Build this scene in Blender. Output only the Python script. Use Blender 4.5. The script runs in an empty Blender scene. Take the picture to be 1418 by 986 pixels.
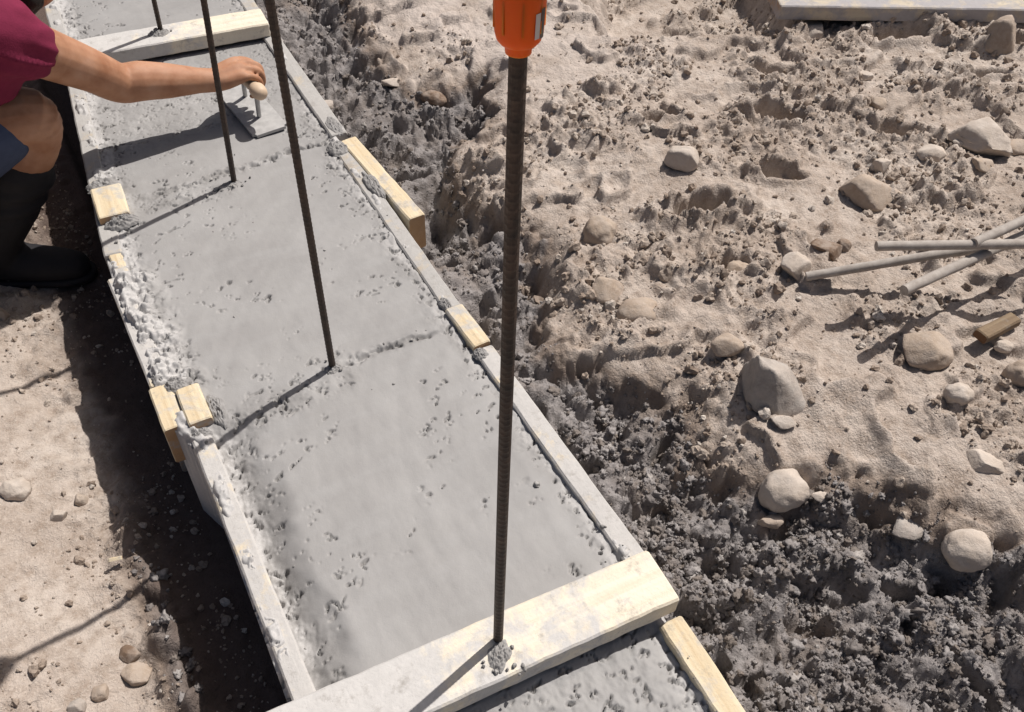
import bpy, bmesh, math, random
import numpy as np
from mathutils import Vector, Matrix, Euler, noise as mnoise

scene = bpy.context.scene
col = scene.collection
random.seed(7)
rng = np.random.default_rng(7)
R = math.radians

# ------------------------------------------------------------------ camera
# world: X across the footing, Y along it away from the camera, Z up, origin on the form top at the nearest rebar
cam_data = bpy.data.cameras.new("camera")
cam = bpy.data.objects.new("camera", cam_data); col.objects.link(cam)
right = Vector((0.86780579, -0.49610784, 0.02810897))
down = Vector((-0.34672225, -0.64507687, -0.68092548))
fwd = Vector((0.35594492, 0.58116507, -0.73181307))
M3 = Matrix((right, -down, -fwd)).transposed()
cam.matrix_world = Matrix.Translation((-0.3038, -0.5011, 1.22)) @ M3.to_4x4()
cam_data.sensor_width = 36.0
cam_data.lens = 1275.7 / 1418.0 * 36.0
cam_data.clip_start = 0.02
cam_data.clip_end = 500.0
scene.camera = cam

# ------------------------------------------------------------------ sky, sun, exposure
SUN_EL, SUN_AZ = R(59.0), R(15.0)          # the sun stands towards +X, a little towards +Y
world = bpy.data.worlds.new("World"); scene.world = world
world.use_nodes = True
wn = world.node_tree.nodes; wl = world.node_tree.links
sky = wn.new("ShaderNodeTexSky"); sky.sky_type = 'NISHITA'; sky.sun_disc = False
sky.sun_elevation = SUN_EL
sky.air_density = 0.8; sky.dust_density = 5.0; sky.ozone_density = 0.4
sky.sun_rotation = R(90.0) - SUN_AZ
wn["Background"].inputs["Strength"].default_value = 0.05
wl.new(sky.outputs[0], wn["Background"].inputs["Color"])
sun_data = bpy.data.lights.new("sun", 'SUN')
sun_data.energy = 4.35; sun_data.angle = R(0.53); sun_data.color = (1.0, 0.955, 0.90)
sun = bpy.data.objects.new("sun", sun_data); col.objects.link(sun)
to_sun = Vector((math.cos(SUN_EL) * math.cos(SUN_AZ), math.cos(SUN_EL) * math.sin(SUN_AZ), math.sin(SUN_EL)))
sun.rotation_euler = to_sun.to_track_quat('Z', 'Y').to_euler()
sun.location = (4, 2, 6)
scene.view_settings.view_transform = 'Standard'
scene.view_settings.look = 'None'
scene.view_settings.exposure = 0.0
scene.view_settings.gamma = 1.0
scene.view_settings.use_curve_mapping = False
scene.render.engine = 'CYCLES'
scene.cycles.use_denoising = True
scene.cycles.max_bounces = 6
scene.cycles.diffuse_bounces = 1

# ------------------------------------------------------------------ object helpers
def tag(o, label=None, cat=None, group=None, kind=None):
    if label: o["label"] = label
    if cat: o["category"] = cat
    if group: o["group"] = group
    if kind: o["kind"] = kind
    return o

def empty(name, loc, rz=0.0):
    o = bpy.data.objects.new(name, None); col.objects.link(o)
    o.location = loc; o.rotation_euler = (0, 0, rz); o.empty_display_size = 0.05
    return o

def mesh_obj(name, verts, faces, mat, parent=None, smooth=True):
    me = bpy.data.meshes.new(name)
    me.from_pydata([tuple(v) for v in verts], [], [tuple(f) for f in faces])
    me.update()
    if smooth: me.shade_smooth()
    me.materials.append(mat)
    o = bpy.data.objects.new(name, me); col.objects.link(o)
    if parent: o.parent = parent
    return o

def bm_obj(name, bm, mat, parent=None, smooth=True):
    me = bpy.data.meshes.new(name)
    bmesh.ops.recalc_face_normals(bm, faces=bm.faces[:])
    bm.to_mesh(me); bm.free()
    if smooth: me.shade_smooth()
    me.materials.append(mat)
    o = bpy.data.objects.new(name, me); col.objects.link(o)
    if parent: o.parent = parent
    return o

# ------------------------------------------------------------------ numpy noise
def sstep(a, b, v):
    t = np.clip((v - a) / (b - a), 0, 1)
    return t * t * (3 - 2 * t)

def _perm(seed):
    p = np.random.default_rng(seed).permutation(256)
    return np.concatenate([p, p, p])

def perlin(x, y, seed=0):
    p = _perm(seed)
    xi = np.floor(x).astype(np.int64); yi = np.floor(y).astype(np.int64)
    xf = x - xi; yf = y - yi
    xi &= 255; yi &= 255
    u = xf * xf * xf * (xf * (xf * 6 - 15) + 10); v = yf * yf * yf * (yf * (yf * 6 - 15) + 10)
    def g(h, dx, dy):
        a = h * (2 * np.pi / 256.0)
        return np.cos(a) * dx + np.sin(a) * dy
    n00 = g(p[p[xi] + yi], xf, yf); n10 = g(p[p[xi + 1] + yi], xf - 1, yf)
    n01 = g(p[p[xi] + yi + 1], xf, yf - 1); n11 = g(p[p[xi + 1] + yi + 1], xf - 1, yf - 1)
    a = n00 + u * (n10 - n00); b = n01 + u * (n11 - n01)
    return (a + v * (b - a)) * 1.5

def fbm(x, y, seed=0, octaves=4, gain=0.5):
    s = 0; a = 1.0; t = 0
    for k in range(octaves):
        s = s + a * perlin(x * 2 ** k + 17.3 * k, y * 2 ** k - 9.1 * k, seed + k); t += a; a *= gain
    return s / t

def worley(x, y, seed=0):
    """F1 distance and a random number of the nearest cell"""
    p = _perm(seed); r = np.random.default_rng(seed + 991)
    jx = r.random(256); jy = r.random(256); rv = r.random(256)
    xi = np.floor(x).astype(np.int64); yi = np.floor(y).astype(np.int64)
    best = np.full(x.shape, 9.0); val = np.zeros(x.shape)
    for dx in (-1, 0, 1):
        for dy in (-1, 0, 1):
            h = p[p[(xi + dx) & 255] + ((yi + dy) & 255)]
            d = (xi + dx + jx[h] - x) ** 2 + (yi + dy + jy[h] - y) ** 2
            m = d < best
            best = np.where(m, d, best); val = np.where(m, rv[h], val)
    return np.sqrt(best), val

def domes(x, y, scale, seed, fill=0.62, big=0.36, p=0.75):
    """rounded lumps of about 'scale' metres, some cells left empty"""
    f, v = worley(x / scale, y / scale, seed)
    rad = 0.34 + big * v
    h = np.clip(1 - (f / rad) ** 2, 0, 1) ** p * rad
    return np.where(v < 1 - fill, 0, h) * scale

#MACRO>
# ------------------------------------------------------------------ the lie of the land (large shapes)
WET = np.array([(0.20, 3.0), (0.55, 2.2), (0.55, 1.91), (0.51, 1.66), (0.51, 1.40), (0.58, 1.34), (0.70, 1.35), (0.64, 1.20), (0.49, 1.15),
                (0.44, 0.92), (0.50, 0.77), (0.42, 0.58), (0.36, 0.45), (0.46, 0.33), (0.51, 0.24), (0.46, 0.13), (0.51, 0.01),
                (0.64, -0.05), (0.72, -0.17), (0.80, -0.30), (1.0, -0.45), (1.2, -0.9), (0.20, -0.9)])

def wet_sd(x, y):
    """signed distance to the wet, dug-over strip: negative inside"""
    d = np.full(x.shape, 9.0); inside = np.zeros(x.shape, bool)
    n = len(WET)
    for i in range(n):
        ax, ay = WET[i]; bx, by = WET[(i + 1) % n]
        ex, ey = bx - ax, by - ay
        t = np.clip(((x - ax) * ex + (y - ay) * ey) / (ex * ex + ey * ey), 0, 1)
        d = np.minimum(d, (x - ax - t * ex) ** 2 + (y - ay - t * ey) ** 2)
        c = ((ay > y) != (by > y)) & (x < (bx - ax) * (y - ay) / ((by - ay) if by != ay else 1e-9) + ax)
        inside ^= c
    d = np.sqrt(d)
    return np.where(inside, -d, d)

def macro(x, y):
    left = -0.255 + 0.22 * np.clip(-0.43 - x, 0, 0.5)
    right = -0.03 + 0.07 * sstep(0.35, 0.95, x) + 0.05 * sstep(1.0, 2.0, x)
    right = right - 0.055 * sstep(0.10, -0.06, wet_sd(x, y)) * sstep(0.45, 0.2, y)
    right = right - 0.035 * sstep(0.10, -0.06, wet_sd(x, y)) * sstep(0.2, 0.6, y)
    right = right - 0.085 * np.exp(-((x - 0.39) / 0.06) ** 2 - ((y - 0.98) / 0.10) ** 2)
    right = right - 0.05 * np.exp(-((x - 0.34) / 0.05) ** 2 - ((y - 1.35) / 0.14) ** 2)
    right = right - 0.07 * np.exp(-((x - 0.46) / 0.028) ** 2 - ((y - 0.67) / 0.07) ** 2)
    # hollow added so its shade makes a dark strip beside the plank
    u = (x - 1.16) * 0.88 - (y - 1.32) * 0.47; w = (x - 1.16) * 0.47 + (y - 1.32) * 0.88
    right = right - 0.16 * sstep(-0.09, -0.03, w) * sstep(-0.14, -0.02, u) * sstep(0.45, 0.36, u) * sstep(0.6, 0.4, w)
    k = sstep(0.12, 0.22, x)
    return left * (1 - k) + right * k
#MACRO<

# ------------------------------------------------------------------ materials
def new_mat(name):
    m = bpy.data.materials.new(name); m.use_nodes = True
    nt = m.node_tree; b = nt.nodes["Principled BSDF"]
    return m, nt, b

def N(nt, typ, **kw):
    n = nt.nodes.new(typ)
    for k, v in kw.items():
        if k.startswith("i_"): n.inputs[k[2:].replace("_", " ")].default_value = v
        else: setattr(n, k, v)
    return n

def ramp(nt, fac, stops):
    r = nt.nodes.new("ShaderNodeValToRGB")
    while len(r.color_ramp.elements) < len(stops): r.color_ramp.elements.new(0.5)
    for e, (p, c) in zip(r.color_ramp.elements, stops):
        e.position = p; e.color = (c[0], c[1], c[2], 1) if len(c) == 3 else c
    nt.links.new(fac, r.inputs[0]); return r

def mix(nt, fac, a, b):
    m = nt.nodes.new("ShaderNodeMix"); m.data_type = 'RGBA'
    if isinstance(fac, float): m.inputs[0].default_value = fac
    else: nt.links.new(fac, m.inputs[0])
    for s, v in ((6, a), (7, b)):
        if isinstance(v, tuple): m.inputs[s].default_value = (*v, 1)
        else: nt.links.new(v, m.inputs[s])
    return m.outputs[2]

def noise_fac(nt, vec, scale, detail=4, rough=0.55, dist=0.0):
    n = N(nt, "ShaderNodeTexNoise"); n.inputs["Scale"].default_value = scale
    n.inputs["Detail"].default_value = detail; n.inputs["Roughness"].default_value = rough
    n.inputs["Distortion"].default_value = dist
    nt.links.new(vec, n.inputs["Vector"]); return n.outputs[0]

def bump(nt, b, h, strength, dist, prev=None):
    n = N(nt, "ShaderNodeBump"); n.inputs["Strength"].default_value = strength; n.inputs["Distance"].default_value = dist
    nt.links.new(h, n.inputs["Height"])
    if prev: nt.links.new(prev.outputs[0], n.inputs["Normal"])
    nt.links.new(n.outputs[0], b.inputs["Normal"]); return n

def soil_material():
    m, nt, b = new_mat("soil")
    geo = N(nt, "ShaderNodeNewGeometry").outputs["Position"]
    at = N(nt, "ShaderNodeAttribute", attribute_name="wet").outputs["Fac"]
    n1 = noise_fac(nt, geo, 5, 5); n2 = noise_fac(nt, geo, 34, 5, 0.65); n3 = noise_fac(nt, geo, 260, 3, 0.6)
    dry = ramp(nt, n1, [(0.28, (0.37, 0.302, 0.255)), (0.48, (0.505, 0.428, 0.372)), (0.70, (0.60, 0.525, 0.465))]).outputs[0]
    dry2 = mix(nt, ramp(nt, n2, [(0.42, (0, 0, 0)), (0.68, (0.85, 0.85, 0.85))]).outputs[0], dry, (0.33, 0.258, 0.208))
    dry3 = mix(nt, ramp(nt, n3, [(0.52, (0, 0, 0)), (0.80, (1, 1, 1))]).outputs[0], dry2, (0.62, 0.545, 0.475))
    pl = N(nt, "ShaderNodeAttribute", attribute_name="cement_dust").outputs["Fac"]
    dry3 = mix(nt, pl, dry3, mix(nt, n2, (0.62, 0.545, 0.495), (0.48, 0.41, 0.365)))
    wet = ramp(nt, n2, [(0.30, (0.16, 0.143, 0.138)), (0.5, (0.265, 0.242, 0.236)), (0.72, (0.36, 0.335, 0.328))]).outputs[0]
    wet2 = mix(nt, ramp(nt, n1, [(0.5, (0, 0, 0)), (0.72, (1, 1, 1))]).outputs[0], wet, (0.24, 0.195, 0.165))
    w1 = ramp(nt, at, [(0.0, (0, 0, 0)), (0.45, (1, 1, 1))]).outputs[0]; w2 = ramp(nt, at, [(0.40, (0, 0, 0)), (0.95, (1, 1, 1))]).outputs[0]
    brown = mix(nt, n2, (0.19, 0.142, 0.112), (0.33, 0.262, 0.215))
    c = mix(nt, w2, mix(nt, w1, dry3, brown), wet2)
    dp = N(nt, "ShaderNodeAttribute", attribute_name="trench_shade").outputs["Fac"]
    c = mix(nt, dp, c, mix(nt, n2, (0.085, 0.060, 0.050), (0.16, 0.118, 0.10)))  # soil painted darker to deepen the shadow in the left trench
    nt.links.new(c, b.inputs["Base Color"])
    rr = N(nt, "ShaderNodeMapRange"); nt.links.new(at, rr.inputs[0]); rr.inputs[3].default_value = 0.95; rr.inputs[4].default_value = 0.62
    nt.links.new(rr.outputs[0], b.inputs["Roughness"])
    b.inputs["Specular IOR Level"].default_value = 0.25
    bp = bump(nt, b, n3, 0.6, 0.004)
    bump(nt, b, noise_fac(nt, geo, 110, 4, 0.7), 0.7, 0.008, bp)
    return m

def crumb_material(name, stops, rough):
    m, nt, b = new_mat(name)
    rnd = N(nt, "ShaderNodeObjectInfo").outputs["Random"]
    geo = N(nt, "ShaderNodeNewGeometry").outputs["Position"]
    c = ramp(nt, rnd, stops).outputs[0]
    n = noise_fac(nt, geo, 190, 3)
    c2 = mix(nt, ramp(nt, n, [(0.4, (0, 0, 0)), (0.75, (0.6, 0.6, 0.6))]).outputs[0], c, tuple(0.75 * v for v in stops[0][1]))
    nt.links.new(c2, b.inputs["Base Color"])
    b.inputs["Roughness"].default_value = rough
    b.inputs["Specular IOR Level"].default_value = 0.25
    bump(nt, b, noise_fac(nt, geo, 420, 3, 0.7), 0.6, 0.003)
    return m

def stone_material(name, base, dark, dust, speck=0.5):
    m, nt, b = new_mat(name)
    tc = N(nt, "ShaderNodeTexCoord").outputs["Object"]
    geo = N(nt, "ShaderNodeNewGeometry").outputs["Position"]
    n1 = noise_fac(nt, geo, 26, 5, 0.6); n2 = noise_fac(nt, geo, 150, 4, 0.7); n3 = noise_fac(nt, geo, 500, 2)
    c = mix(nt, ramp(nt, n1, [(0.36, (0, 0, 0)), (0.64, (1, 1, 1))]).outputs[0], base, dark)
    c = mix(nt, ramp(nt, n2, [(0.46, (0, 0, 0)), (0.72, (speck,) * 3)]).outputs[0], c, dust)
    n4 = noise_fac(nt, geo, 40, 4, 0.65)
    c = mix(nt, ramp(nt, n4, [(0.40, (0, 0, 0)), (0.62, (0.5, 0.5, 0.5))]).outputs[0], c, (0.48, 0.41, 0.355))
    nt.links.new(c, b.inputs["Base Color"])
    b.inputs["Roughness"].default_value = 0.85
    b.inputs["Specular IOR Level"].default_value = 0.3
    bp = bump(nt, b, n2, 0.45, 0.004); bump(nt, b, n3, 0.35, 0.0015, bp)
    return m

def wood_material(name, pale, deep, smear=0.5, smear_col=(0.56, 0.545, 0.53), seed=0.0, grad=0.0):
    """sawn softwood, grain along local X, with dried cement smeared over it"""
    m, nt, b = new_mat(name)
    tc = N(nt, "ShaderNodeTexCoord").outputs["Object"]
    mp = N(nt, "ShaderNodeMapping"); mp.inputs["Scale"].default_value = (3.0, 60.0, 60.0)
    mp.inputs["Location"].default_value = (seed, seed * 3, seed * 7)
    nt.links.new(tc, mp.inputs[0])
    g = noise_fac(nt, mp.outputs[0], 1.0, 5, 0.6, 0.6)
    c = ramp(nt, g, [(0.34, deep), (0.47, tuple(0.5 * (p + d) for p, d in zip(pale, deep))), (0.6, pale)]).outputs[0]
    sx = N(nt, "ShaderNodeSeparateXYZ"); nt.links.new(N(nt, "ShaderNodeTexCoord").outputs["Normal"], sx.inputs[0])
    ab = N(nt, "ShaderNodeMath", operation='ABSOLUTE'); nt.links.new(sx.outputs[0], ab.inputs[0])
    c = mix(nt, ramp(nt, ab.outputs[0], [(0.80, (0, 0, 0)), (0.9, (0.85, 0.85, 0.85))]).outputs[0], c, tuple(v * k for v, k in zip(deep, (0.85, 0.62, 0.48))))
    geo = N(nt, "ShaderNodeNewGeometry").outputs["Position"]
    s = noise_fac(nt, geo, 13, 6, 0.68, 0.3); s2 = noise_fac(nt, geo, 90, 4, 0.7)
    if grad:
        so = N(nt, "ShaderNodeSeparateXYZ"); nt.links.new(tc, so.inputs[0])
        mm = N(nt, "ShaderNodeMath", operation='MULTIPLY_ADD'); nt.links.new(so.outputs[0], mm.inputs[0]); mm.inputs[1].default_value = -grad; mm.inputs[2].default_value = 0.36 * grad
        ad = N(nt, "ShaderNodeMath", operation='ADD'); nt.links.new(mm.outputs[0], ad.inputs[0]); nt.links.new(s, ad.inputs[1]); s = ad.outputs[0]
    lo = 0.72 - 0.5 * smear
    sm = ramp(nt, s, [(lo, (0, 0, 0)), (lo + 0.12, (0.95, 0.95, 0.95))]).outputs[0]
    c = mix(nt, sm, c, mix(nt, s2, smear_col, tuple(v * 0.72 for v in smear_col)))
    nt.links.new(c, b.inputs["Base Color"])
    b.inputs["Roughness"].default_value = 0.8
    b.inputs["Specular IOR Level"].default_value = 0.25
    st = noise_fac(nt, geo, 38, 5, 0.7)
    c = mix(nt, ramp(nt, st, [(0.56, (0, 0, 0)), (0.74, (0.7, 0.7, 0.7))]).outputs[0], c, (0.30, 0.275, 0.25))
    nt.links.new(c, b.inputs["Base Color"])
    bp = bump(nt, b, g, 0.3, 0.002); bump(nt, b, s2, 0.4, 0.004, bp)
    return m

def concrete_material():
    m, nt, b = new_mat("fresh_concrete")
    geo = N(nt, "ShaderNodeNewGeometry").outputs["Position"]
    at = N(nt, "ShaderNodeAttribute", attribute_name="dryness").outputs["Fac"]
    mp = N(nt, "ShaderNodeMapping"); mp.inputs["Scale"].default_value = (6.0, 26.0, 6.0); nt.links.new(geo, mp.inputs[0])
    n1 = noise_fac(nt, geo, 6, 4); n2 = noise_fac(nt, mp.outputs[0], 1.0, 4); n3 = noise_fac(nt, geo, 380, 3, 0.65)
    c = ramp(nt, n1, [(0.35, (0.305, 0.295, 0.290)), (0.65, (0.352, 0.342, 0.336))]).outputs[0]
    c = mix(nt, ramp(nt, n2, [(0.45, (0, 0, 0)), (0.75, (0.5, 0.5, 0.5))]).outputs[0], c, (0.375, 0.368, 0.365))
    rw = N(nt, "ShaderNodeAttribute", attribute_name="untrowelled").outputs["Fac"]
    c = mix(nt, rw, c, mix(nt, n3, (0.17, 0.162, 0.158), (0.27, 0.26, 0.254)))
    c = mix(nt, at, c, mix(nt, n3, (0.38, 0.366, 0.358), (0.62, 0.605, 0.595)))
    nt.links.new(c, b.inputs["Base Color"])
    b.inputs["Roughness"].default_value = 0.62
    b.inputs["Specular IOR Level"].default_value = 0.3
    bp = bump(nt, b, n3, 0.22, 0.0012); bump(nt, b, noise_fac(nt, geo, 60, 4, 0.6), 0.25, 0.003, bp)
    return m

def plain_material(name, c, rough=0.6, var=0.12, scale=40, metal=0.0, spec=0.4, bmp=0.2):
    m, nt, b = new_mat(name)
    geo = N(nt, "ShaderNodeNewGeometry").outputs["Position"]
    n = noise_fac(nt, geo, scale, 4, 0.6)
    cc = mix(nt, n, tuple(v * (1 - var) for v in c), tuple(min(1, v * (1 + var)) for v in c))
    nt.links.new(cc, b.inputs["Base Color"])
    b.inputs["Roughness"].default_value = rough; b.inputs["Metallic"].default_value = metal
    b.inputs["Specular IOR Level"].default_value = spec
    bump(nt, b, noise_fac(nt, geo, scale * 6, 3), bmp, 0.002)
    return m

def rust_material(name, a, c, rough=0.7):
    m, nt, b = new_mat(name)
    geo = N(nt, "ShaderNodeNewGeometry").outputs["Position"]
    n = noise_fac(nt, geo, 55, 5, 0.7)
    nt.links.new(ramp(nt, n, [(0.35, a), (0.65, c)]).outputs[0], b.inputs["Base Color"])
    b.inputs["Roughness"].default_value = rough; b.inputs["Metallic"].default_value = 0.25
    bump(nt, b, noise_fac(nt, geo, 600, 3), 0.3, 0.001)
    return m

MAT = dict(
    soil=soil_material(), concrete=concrete_material(),
    dry_crumb=crumb_material("dry_crumb", [(0.0, (0.31, 0.242, 0.195)), (0.5, (0.42, 0.342, 0.282)), (0.85, (0.50, 0.425, 0.362)), (1.0, (0.66, 0.60, 0.54))], 0.95),
    wet_crumb=crumb_material("wet_crumb", [(0.0, (0.21, 0.19, 0.184)), (0.35, (0.24, 0.20, 0.172)), (0.5, (0.28, 0.255, 0.248)), (0.93, (0.35, 0.325, 0.318)), (1.0, (0.50, 0.46, 0.43))], 0.65),
    cement_crumb=crumb_material("cement_crumb", [(0.0, (0.20, 0.19, 0.185)), (0.6, (0.34, 0.33, 0.32)), (1.0, (0.5, 0.48, 0.46))], 0.8),
    stone_pale=stone_material("stone_pale", (0.60, 0.53, 0.47), (0.50, 0.42, 0.35), (0.66, 0.58, 0.51)),
    stone_tan=stone_material("stone_tan", (0.46, 0.37, 0.295), (0.37, 0.285, 0.22), (0.54, 0.45, 0.37)),
    stone_grey=stone_material("stone_grey", (0.50, 0.455, 0.415), (0.33, 0.29, 0.26), (0.60, 0.53, 0.47)),
    stone_brown=stone_material("stone_brown", (0.215, 0.145, 0.10), (0.15, 0.10, 0.07), (0.30, 0.22, 0.165)),
    wood_clean=wood_material("wood_clean", (0.76, 0.66, 0.48), (0.62, 0.49, 0.32), 0.42, seed=1.0),
    wood_white=wood_material("wood_white", (0.72, 0.63, 0.48), (0.58, 0.48, 0.35), 0.76, (0.60, 0.58, 0.565), seed=2.0),
    wood_cross=wood_material("wood_cross", (0.80, 0.73, 0.61), (0.74, 0.65, 0.51), 0.56, (0.66, 0.64, 0.625), seed=5.0, grad=0.9),
    wood_grey=wood_material("wood_grey", (0.56, 0.48, 0.37), (0.40, 0.33, 0.25), 0.80, (0.50, 0.485, 0.47), seed=3.0),
    wood_plank=wood_material("wood_plank", (0.60, 0.53, 0.42), (0.48, 0.41, 0.32), 0.66, (0.46, 0.44, 0.455), seed=4.0),
    wood_brown=wood_material("wood_brown", (0.27, 0.20, 0.13), (0.19, 0.13, 0.085), 0.25, (0.36, 0.29, 0.23), seed=6.0),
    rebar=rust_material("rebar_steel", (0.030, 0.024, 0.021), (0.075, 0.050, 0.038), 0.6),
    dusty_rod=rust_material("dusty_rod", (0.38, 0.335, 0.30), (0.52, 0.475, 0.435), 0.9),
    orange=plain_material("orange_plastic", (0.86, 0.125, 0.003), 0.5, 0.10, 30, spec=0.3, bmp=0.05),
    mark_white=plain_material("printed_white", (0.62, 0.58, 0.55), 0.6, 0.1, 60),
    mark_dark=plain_material("printed_dark", (0.10, 0.08, 0.07), 0.6, 0.1, 60),
    skin=None,
)

ob = MAT["orange"].node_tree.nodes["Principled BSDF"]       # thin moulded plastic lets some light through
ob.inputs["Subsurface Weight"].default_value = 0.6; ob.inputs["Subsurface Radius"].default_value = (1.0, 0.35, 0.08); ob.inputs["Subsurface Scale"].default_value = 0.02

# ------------------------------------------------------------------ ground: one sheet, fine where the photograph looks
def spaced(*segs):
    out = []
    for a, b, d in segs:
        n = max(1, int(round((b - a) / d)))
        out.extend(list(a + (b - a) * np.arange(n) / n))
    out.append(segs[-1][1])
    return np.array(out)

def geo(a, b, n):     # geometric steps from a (exclusive of dense part) to b
    t = np.linspace(0, 1, n)
    return a + (b - a) * t ** 4

xs = np.concatenate([geo(-0.95, -70, 22)[1:][::-1], spaced((-0.95, -0.25, 0.0042), (-0.25, 0.22, 0.047), (0.22, 1.35, 0.0038), (1.35, 2.75, 0.0056)), geo(2.75, 70, 22)[1:]])
ys = np.concatenate([geo(-0.55, -70, 22)[1:][::-1], spaced((-0.55, 1.25, 0.0040), (1.25, 3.0, 0.0064)), geo(3.0, 70, 22)[1:]])
GX, GY = np.meshgrid(xs, ys)

def crumbly(x, y):
    """1 where the dry ground is broken and gravelly, 0 where it is smooth dust"""
    n = fbm(x * 4.3, y * 4.3, 41, 3) + 0.10
    for cx, cy, rx, ry in ((0.70, -0.02, 0.13, 0.10), (0.66, 1.15, 0.10, 0.09), (1.02, 1.30, 0.20, 0.15), (1.08, 0.97, 0.12, 0.08), (0.80, -0.10, 0.10, 0.08), (0.80, 0.74, 0.08, 0.06), (0.66, 0.36, 0.06, 0.05), (0.74, 1.62, 0.20, 0.22), (1.15, 1.50, 0.22, 0.16), (-0.62, 0.55, 0.12, 0.12), (-0.55, 0.95, 0.10, 0.2)):
        n = n - 0.55 * np.exp(-((x - cx) / rx) ** 2 - ((y - cy) / ry) ** 2)
    return sstep(-0.12, 0.22, n)

def terrain(x, y):
    wx = x + 0.035 * fbm(x * 9, y * 9, 11, 3) ; wy = y + 0.035 * fbm(x * 9, y * 9, 23, 3)
    sd = wet_sd(wx, wy) + 0.07 * fbm(x * 12, y * 12, 24, 4, 0.65)
    wet = sstep(0.055, -0.035, sd)
    rightside = sstep(0.1, 0.24, x)
    wet = wet * rightside
    z = macro(wx, wy)
    near = sstep(8, 3, np.abs(x)) * sstep(8, 3, np.abs(y))
    # broad undulation
    z = z + 0.018 * fbm(x * 3.1, y * 3.1, 31, 3) * (0.4 + 0.6 * rightside)
    # dry ground: smooth dusty patches, crumbly patches, small broken ledges that throw shade to the left
    patch = crumbly(x, y)
    dryz = 0.006 * fbm(x * 21, y * 21, 51, 4, 0.6)
    l1 = fbm(x * 5.2 + 0.10 * fbm(x * 16, y * 16, 62, 2), y * 6.2, 61, 3)
    dryz = dryz + 0.020 * (sstep(0.08, 0.17, l1) - 0.75 * sstep(0.17, 0.45, l1)) * rightside
    l2 = fbm(x * 11 + 0.12 * fbm(x * 28, y * 28, 72, 2), y * 13, 71, 3)
    dryz = dryz + 0.010 * (sstep(0.12, 0.24, l2) - 0.8 * sstep(0.24, 0.5, l2)) * (0.3 + 0.7 * patch) * (0.35 + 0.65 * rightside)
    cl = 0.50 * domes(wx, wy, 0.06, 81, 0.40, 0.16, 1.0) + 0.55 * domes(x + 3, wy, 0.03, 82, 0.5, 0.16, 1.0) + 0.5 * domes(wx, y + 5, 0.016, 83, 0.5, 0.16, 1.0)
    dryz = dryz + 0.0035 * fbm(x * 75, y * 75, 55, 3, 0.6) * patch
    rid = (1 - np.abs(fbm(wx * 17, wy * 21, 56, 4, 0.6)) * 2.2)
    dryz = dryz + 0.006 * (np.clip(rid, 0, 1) ** 2) * (0.12 + 0.88 * patch) * rightside
    bl = np.abs(fbm(wx * 34, wy * 38, 57, 3, 0.6))
    dryz = dryz + 0.010 * bl * (0.08 + 0.92 * patch) * (0.35 + 0.65 * rightside)
    for cx, cy, rx, ry, rt, dep in ((1.18, 0.80, 0.075, 0.030, -0.9, 0.050), (0.83, 0.615, 0.075, 0.028, -0.35, 0.045), (1.90, 0.74, 0.07, 0.03, -0.5, 0.05), (1.68, 0.90, 0.08, 0.03, -0.4, 0.045), (1.70, 0.66, 0.07, 0.025, -0.5, 0.04), (0.93, 0.92, 0.05, 0.02, -0.5, 0.03), (1.30, 0.95, 0.06, 0.02, -0.5, 0.03), (1.38, 0.60, 0.06, 0.022, -0.7, 0.035), (0.78, 0.45, 0.05, 0.02, -0.4, 0.025), (1.05, 0.62, 0.05, 0.02, -0.6, 0.03)):
        a = (x - cx) * math.cos(rt) + (y - cy) * math.sin(rt); b = -(x - cx) * math.sin(rt) + (y - cy) * math.cos(rt)
        q = np.sqrt((a / rx) ** 2 + (b / ry) ** 2) + 0.45 * fbm(x * 24, y * 24, 58, 3)
        dryz = dryz - dep * sstep(1.05, 0.65, q) + 0.35 * dep * np.exp(-((q - 1.35) / 0.35) ** 2)
    dryz = dryz + cl * (0.10 + 0.75 * patch) * (0.5 + 0.5 * rightside)
    # wet ground: heaped lumps with deep gaps
    wetz = 0.045 * fbm(x * 7, y * 7, 91, 3) + 0.55 * domes(wx, wy, 0.085, 92, 0.65) + 0.6 * domes(x + 2, wy, 0.04, 93, 0.65) + 0.7 * domes(wx, y + 2, 0.02, 94, 0.7) + 0.5 * domes(x + 7, y + 2, 0.011, 95, 0.7) - 0.03 + 0.010 * fbm(x * 55, y * 55, 96, 3, 0.65)
    wetz = wetz - 0.040 * sstep(0.12, 0.30, fbm(x * 11, y * 11, 97, 2))
    smear = sstep(0.05, 0.3, fbm(x * 6 + 5, y * 6, 98, 2)) * sstep(0.3, 0.6, y)      # trodden flat in places
    wetz = wetz * (1 - 0.65 * smear)
    z = z + near * (dryz * (1 - wet) + wetz * wet)
    # grey lumps scraped out along the left trench
    lm = np.exp(-((x + 0.415) / 0.035) ** 2) * sstep(0.75, 0.45, y) * sstep(-0.1, 0.1, y)
    z = z + near * lm * (0.9 * domes(wx, wy, 0.05, 101, 0.7) + 0.7 * domes(x, wy, 0.024, 102, 0.7) + 0.035 * sstep(-0.1, 0.3, fbm(x * 9, y * 9, 105, 2)))
    z = z + near * 0.035 * np.exp(-((x + 0.43) / 0.07) ** 2) * fbm(x * 13, y * 13, 106, 4, 0.6)
    wet = np.maximum(wet, 0.75 * lm)
    damp = sstep(-0.46, -0.37, wx + 0.02 * fbm(x * 30, y * 30, 104, 3)) * sstep(0.1, -0.1, x)  # form board's shadow on the trench soil, painted into its colour
    under = sstep(-0.27, -0.24, x) * sstep(0.24, 0.21, x)
    z = z * (1 - under) - 0.30 * under
    wet = np.clip(wet + 0.55 * sstep(0.03, -0.05, sd) * rightside * sstep(0.1, 0.4, fbm(x * 7, y * 7, 99, 2)), 0, 1)
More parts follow.
